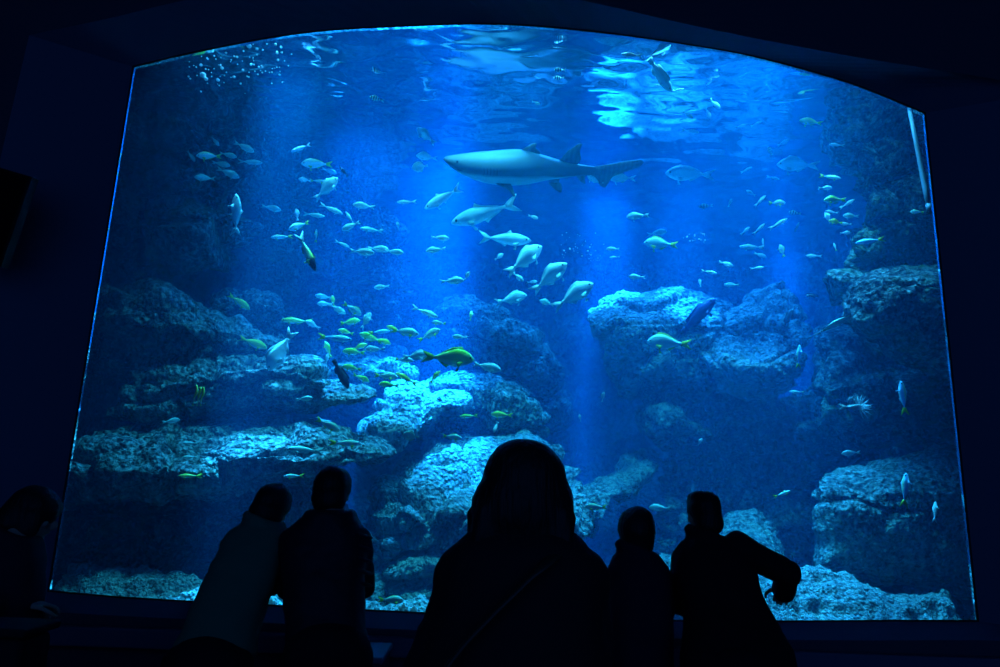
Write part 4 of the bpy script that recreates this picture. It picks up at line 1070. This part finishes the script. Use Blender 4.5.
# -- the long-haired visitor in the middle
def long_hair(bm, W, R, h):
    ell(bm, W(0, -.05, .11), (.43 * h, .44 * h, .43 * h), R)
    ell(bm, W(0, -.12, -.12), (.505 * h, .42 * h, .50 * h), R)
    ell(bm, W(0, -.14, -.40), (.515 * h, .36 * h, .38 * h), R)
    for s in (1, -1): tube(bm, [W(.33 * s, .14, .10), W(.43 * s, .08, -.25), W(.44 * s, .02, -.62)], [.10 * h, .12 * h, .09 * h], 12)
    for k in range(9):
        t = -1 + 2 * k / 8; tube(bm, [W(.36 * t, -.36, -.1), W(.42 * t, -.40, -.5), W(.44 * t, -.36, -.72)], [.09 * h, .08 * h, .05 * h], 8)
def bag_strap(part, W, R, rows, rl):
    bm = bmesh.new(); pts = [(566, 545, 1.60), (548, 562, 1.475), (520, 588, 1.455), (490, 618, 1.45), (462, 648, 1.45), (436, 684, 1.455), (415, 715, 1.48), (400, 745, 1.56)]
    q = smooth_curve([P(*k) for k in pts], 5)
    tube(bm, q, [.016] * len(q), 10, flat=.4); part('bag_strap', bm, 'strap')
visitor('person with long dark hair and black coat, standing centre with back turned', 1.6, (523, 492, 1.62), .222, Vector((0, 1, .12)), 0,
        [(520, 500, 548, 1.62, .06), (530, 474, 576, 1.61, .085), (545, 455, 594, 1.60, .105), (562, 444, 600, 1.60, .115), (585, 440, 602, 1.60, .125), (620, 428, 606, 1.60, .13), (667, 412, 612, 1.60, .135), (730, 406, 616, 1.60, .14), (800, 412, 612, 1.60, .14)],
        [[(465, 574, 1.60), (428, 668, 1.63), (455, 690, 1.80), (470, 694, 1.88), (0, 0, 1), .058], [(580, 574, 1.60), (588, 665, 1.63), (578, 690, 1.80), (565, 694, 1.88), (0, 0, 1), .058]],
        (512, 1.6, .84), [(-.1, -.02), (.1, -.02)], 'coat', long_hair, extra=bag_strap)

# -- the hooded man leaning at the sill
def hood_back(bm, W, rows):
    c = rows[0][0]
    for k in range(14):
        t = math.pi * (1 + k / 13); ell(bm, c + Vector((.085 * math.cos(t), -.02 + .085 * math.sin(t), -.02)), (.036, .045, .034), seg=10)
    ell(bm, c + Vector((0, -.105, -.075)), (.105, .05, .075))
def quilt(part, W, R, rows, rl):
    for k, py in enumerate((536, 548, 560, 572, 584)):
        q = smooth_curve([P(357, py - 3, 3.27), P(364, py, 3.29), P(372, py + 2, 3.36)], 4)
        bm = bmesh.new(); tube(bm, q, [.004] + [.0085] * (len(q) - 2) + [.004], 8); rg = part('quilted_ridge', bm, 'puffer'); rg.parent = [c for c in rg.parent.children if c.name.startswith('jacket')][0]
visitor('person in dark hooded puffer jacket leaning at the sill beside the light-jacketed woman', 3.35, (332, 494, 3.45), .225, Vector((.05, 1, -.1)), 0,
        [(511, 316, 348, 3.40, .07), (520, 298, 360, 3.38, .09), (530, 286, 366, 3.36, .11), (548, 281, 367, 3.35, .125), (580, 283, 365, 3.32, .13), (620, 285, 366, 3.28, .13), (662, 285, 370, 3.24, .14), (690, 287, 368, 3.22, .14)],
        [[(291, 540, 3.36), (288, 588, 3.46), (302, 590, 3.72), (306, 589, 3.8), (0, 0, 1), .055], [(360, 540, 3.36), (365, 588, 3.46), (350, 592, 3.72), (347, 591, 3.8), (0, 0, 1), .052]],
        (328, 3.2, .80), [(-.13, -.08), (.13, -.08)], 'puffer', lambda bm, W, R, h: short_hair(bm, W, R, h, 1.10), collar=hood_back, extra=quilt)

# -- the woman in the light jacket, bending to the right
def stand_collar(bm, W, rows):
    c = rows[0][0]
    for k in range(14):
        t = 2 * math.pi * k / 14; ell(bm, c + Vector((.075 * math.cos(t), .07 * math.sin(t), -.028 * math.cos(t))), (.032, .032, .028), seg=10)
def bob(bm, W, R, h):
    short_hair(bm, W, R, h, 1.08); ell(bm, W(0, -.12, -.16), (.40 * h, .36 * h, .34 * h), R)
visitor('person in pale green jacket with dark bobbed hair, bending toward the hooded man', 3.3, (271, 509, 3.50), .215, Vector((.25, 1, -.25)), .28,
        [(521, 246, 282, 3.47, .065), (530, 231, 288, 3.44, .09), (542, 222, 287, 3.42, .11), (562, 213, 281, 3.38, .12), (590, 201, 272, 3.32, .125), (620, 187, 262, 3.26, .13), (645, 175, 256, 3.22, .14), (658, 171, 254, 3.20, .14)],
        [[(232, 548, 3.42), (224, 590, 3.60), (240, 592, 3.86), (246, 592, 3.93), (0, 0, 1), .055], [(278, 548, 3.44), (281, 578, 3.60), (272, 588, 3.86), (270, 588, 3.93), (0, 0, 1), .052]],
        (208, 3.15, .74), [(-.12, -.1), (.12, -.05)], 'light_jacket', bob, collar=stand_collar)

# -- the child
visitor('child with short dark hair and dark jacket, between the long-haired visitor and bending man', 3.35, (636, 534, 3.42), .205, Vector((0, 1, .15)), 0,
        [(551, 622, 652, 3.39, .06), (558, 612, 662, 3.37, .08), (570, 609, 668, 3.36, .10), (590, 608, 671, 3.35, .105), (620, 611, 674, 3.34, .105), (667, 612, 672, 3.33, .11), (720, 612, 672, 3.32, .115)],
        [[(616, 573, 3.36), (613, 612, 3.44), (622, 608, 3.68), (626, 606, 3.75), (0, 0, 1), .042], [(660, 573, 3.36), (667, 612, 3.44), (655, 608, 3.68), (651, 606, 3.75), (0, 0, 1), .042]],
        (642, 3.33, .62), [(-.09, -.03), (.09, -.03)], 'child_jacket', lambda bm, W, R, h: short_hair(bm, W, R, h, 1.18), collar=stand_collar, hscale=.82, neck=.045)

# -- the man bending with one elbow out
def tall_hair(bm, W, R, h):
    short_hair(bm, W, R, h, .98); ell(bm, W(-.04, -.02, .38), (.29 * h, .33 * h, .16 * h), R)
def shoulder_cap(bm, W, rows):
    ell(bm, P(738, 541, 3.36), (.055, .07, .045)); stand_collar(bm, W, rows)
visitor('person in dark jacket bending forward with the elbow stuck out over the sill', 3.3, (704, 516, 3.40), .215, Vector((-.15, 1, -.05)), -.04,
        [(536, 690, 722, 3.39, .07), (543, 680, 738, 3.37, .09), (553, 674, 747, 3.36, .11), (572, 673, 756, 3.33, .125), (600, 679, 764, 3.28, .13), (622, 684, 778, 3.22, .14), (645, 684, 791, 3.15, .15), (667, 681, 798, 3.10, .16), (700, 682, 797, 3.06, .16)],
        [[(684, 560, 3.37), (680, 604, 3.52), (692, 606, 3.78), (696, 606, 3.86), (0, 0, 1), .055], [(742, 550, 3.36), (788, 573, 3.40), (784, 592, 3.60), (782, 594, 3.70), (.3, 0, 1), .062]],
        (738, 3.06, .78), [(-.12, -.1), (.14, -.1)], 'navy_top', tall_hair, collar=shoulder_cap, hscale=1.05)

# -- the visitor at the far left, seen from the side
def side_hair(bm, W, R, h):
    ell(bm, W(0, -.02, .16), (.41 * h, .47 * h, .42 * h), R); ell(bm, W(0, -.26, -.15), (.40 * h, .34 * h, .50 * h), R)
    for s in (1, -1): ell(bm, W(.30 * s, .02, -.14), (.12 * h, .26 * h, .40 * h), R)
    for k in range(5): ell(bm, W(-.2 + .1 * k, .36, .20), (.07 * h, .08 * h, .16 * h), R, 10)
visitor('person in checked shirt at the left edge, seen from the side gazing right', 2.9, (33, 516, 2.95), .205, Vector((1, .35, -.22)), 0,
        [(534, -5, 34, 2.90, .07), (544, -30, 42, 2.90, .10), (560, -42, 43, 2.90, .12), (590, -46, 40, 2.90, .13), (630, -48, 38, 2.90, .13), (680, -48, 38, 2.90, .135)],
        [[(-24, 560, 2.86), (-8, 606, 2.78), (22, 606, 2.86), (34, 605, 2.9), (0, 0, 1), .048], [(28, 560, 2.96), (25, 600, 3.0), (31, 606, 3.10), (36, 607, 3.14), (0, 0, 1), .045]],
        (-6, 2.9, .80), [(-.1, -.05), (.1, .05)], 'check', side_hair, collar=stand_collar)

# ------------------------------------------------------------------ what stands in the room
def carcass(name, label, cat, lo, hi, bev, mat, mats_top, top_h=.03, over=.012):
    c = Vector(((lo[0] + hi[0]) / 2, (lo[1] + hi[1]) / 2, lo[2])); r = empty(name, c); tag(r, label, cat)
    L3 = lambda v: tuple(v[i] - c[i] for i in range(3))
    bm = bmesh.new(); box(bm, L3(lo), L3((hi[0], hi[1], hi[2] - top_h)), bev); bm_obj('carcass', bm, mat, r)
    bm = bmesh.new(); box(bm, L3((lo[0] - over, lo[1] - over, hi[2] - top_h)), L3((hi[0] + over, hi[1] + over, hi[2])), .01); bm_obj('top_board', bm, mats_top, r)
    bm = bmesh.new(); box(bm, L3((lo[0] + .03, lo[1] + .03, lo[2] - .0)), L3((hi[0] - .03, hi[1] - .03, lo[2] + .05))); bm_obj('plinth', bm, M['gasket'], r)
    return r
cab = plain('stand_lacquer', (.012, .012, .016), .7, .1)
a = P(57, 619, 2.64)
carcass('display_stand', 'black box-shaped stand with rounded edges in front of the checked-shirt visitor', 'stand', (a.x - .95, 2.46, 0), (a.x, 2.64, a.z), .03, cab, cab)
a = P(383, 654, 3.62)
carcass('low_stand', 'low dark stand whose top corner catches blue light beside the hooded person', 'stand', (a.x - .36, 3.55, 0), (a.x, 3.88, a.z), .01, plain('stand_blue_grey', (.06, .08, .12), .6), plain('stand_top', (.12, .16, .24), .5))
# monitor on the front wall, tipped forward
qd = [P(-60, 150, 3.86), P(32, 177, 3.70), P(1, 267, 3.80), P(-95, 240, 3.92)]
mo = empty('wall_monitor', sum(qd, Vector()) / 4); tag(mo, 'black switched-off monitor tipped forward high on the wall at the left edge', 'monitor')
nrm = (qd[1] - qd[0]).cross(qd[3] - qd[0]).normalized()
if nrm.y < 0: nrm = -nrm
def slab(name, q, d0, d1, mat):
    bm = bmesh.new(); A = [bm.verts.new(v + nrm * d0 - mo.location) for v in q]; B_ = [bm.verts.new(v + nrm * d1 - mo.location) for v in q]
    bm.faces.new(A); bm.faces.new(B_)
    for i in range(4): j = (i + 1) % 4; bm.faces.new((A[i], A[j], B_[j], B_[i]))
    return bm_obj(name, bm, mat, mo, smooth=False)
slab('housing', qd, 0, .045, M['gasket'])
cq = sum(qd, Vector()) / 4
slab('screen', [cq + (v - cq) * .94 for v in qd], -.003, .004, plain('dark_screen', (.004, .004, .006), .3, .2))
bm = bmesh.new(); tube(bm, [cq + nrm * .04 - mo.location, Vector((cq.x, DF - .004, cq.z + .05)) - mo.location], [.03, .03], 12); bm_obj('bracket', bm, M['gasket'], mo)
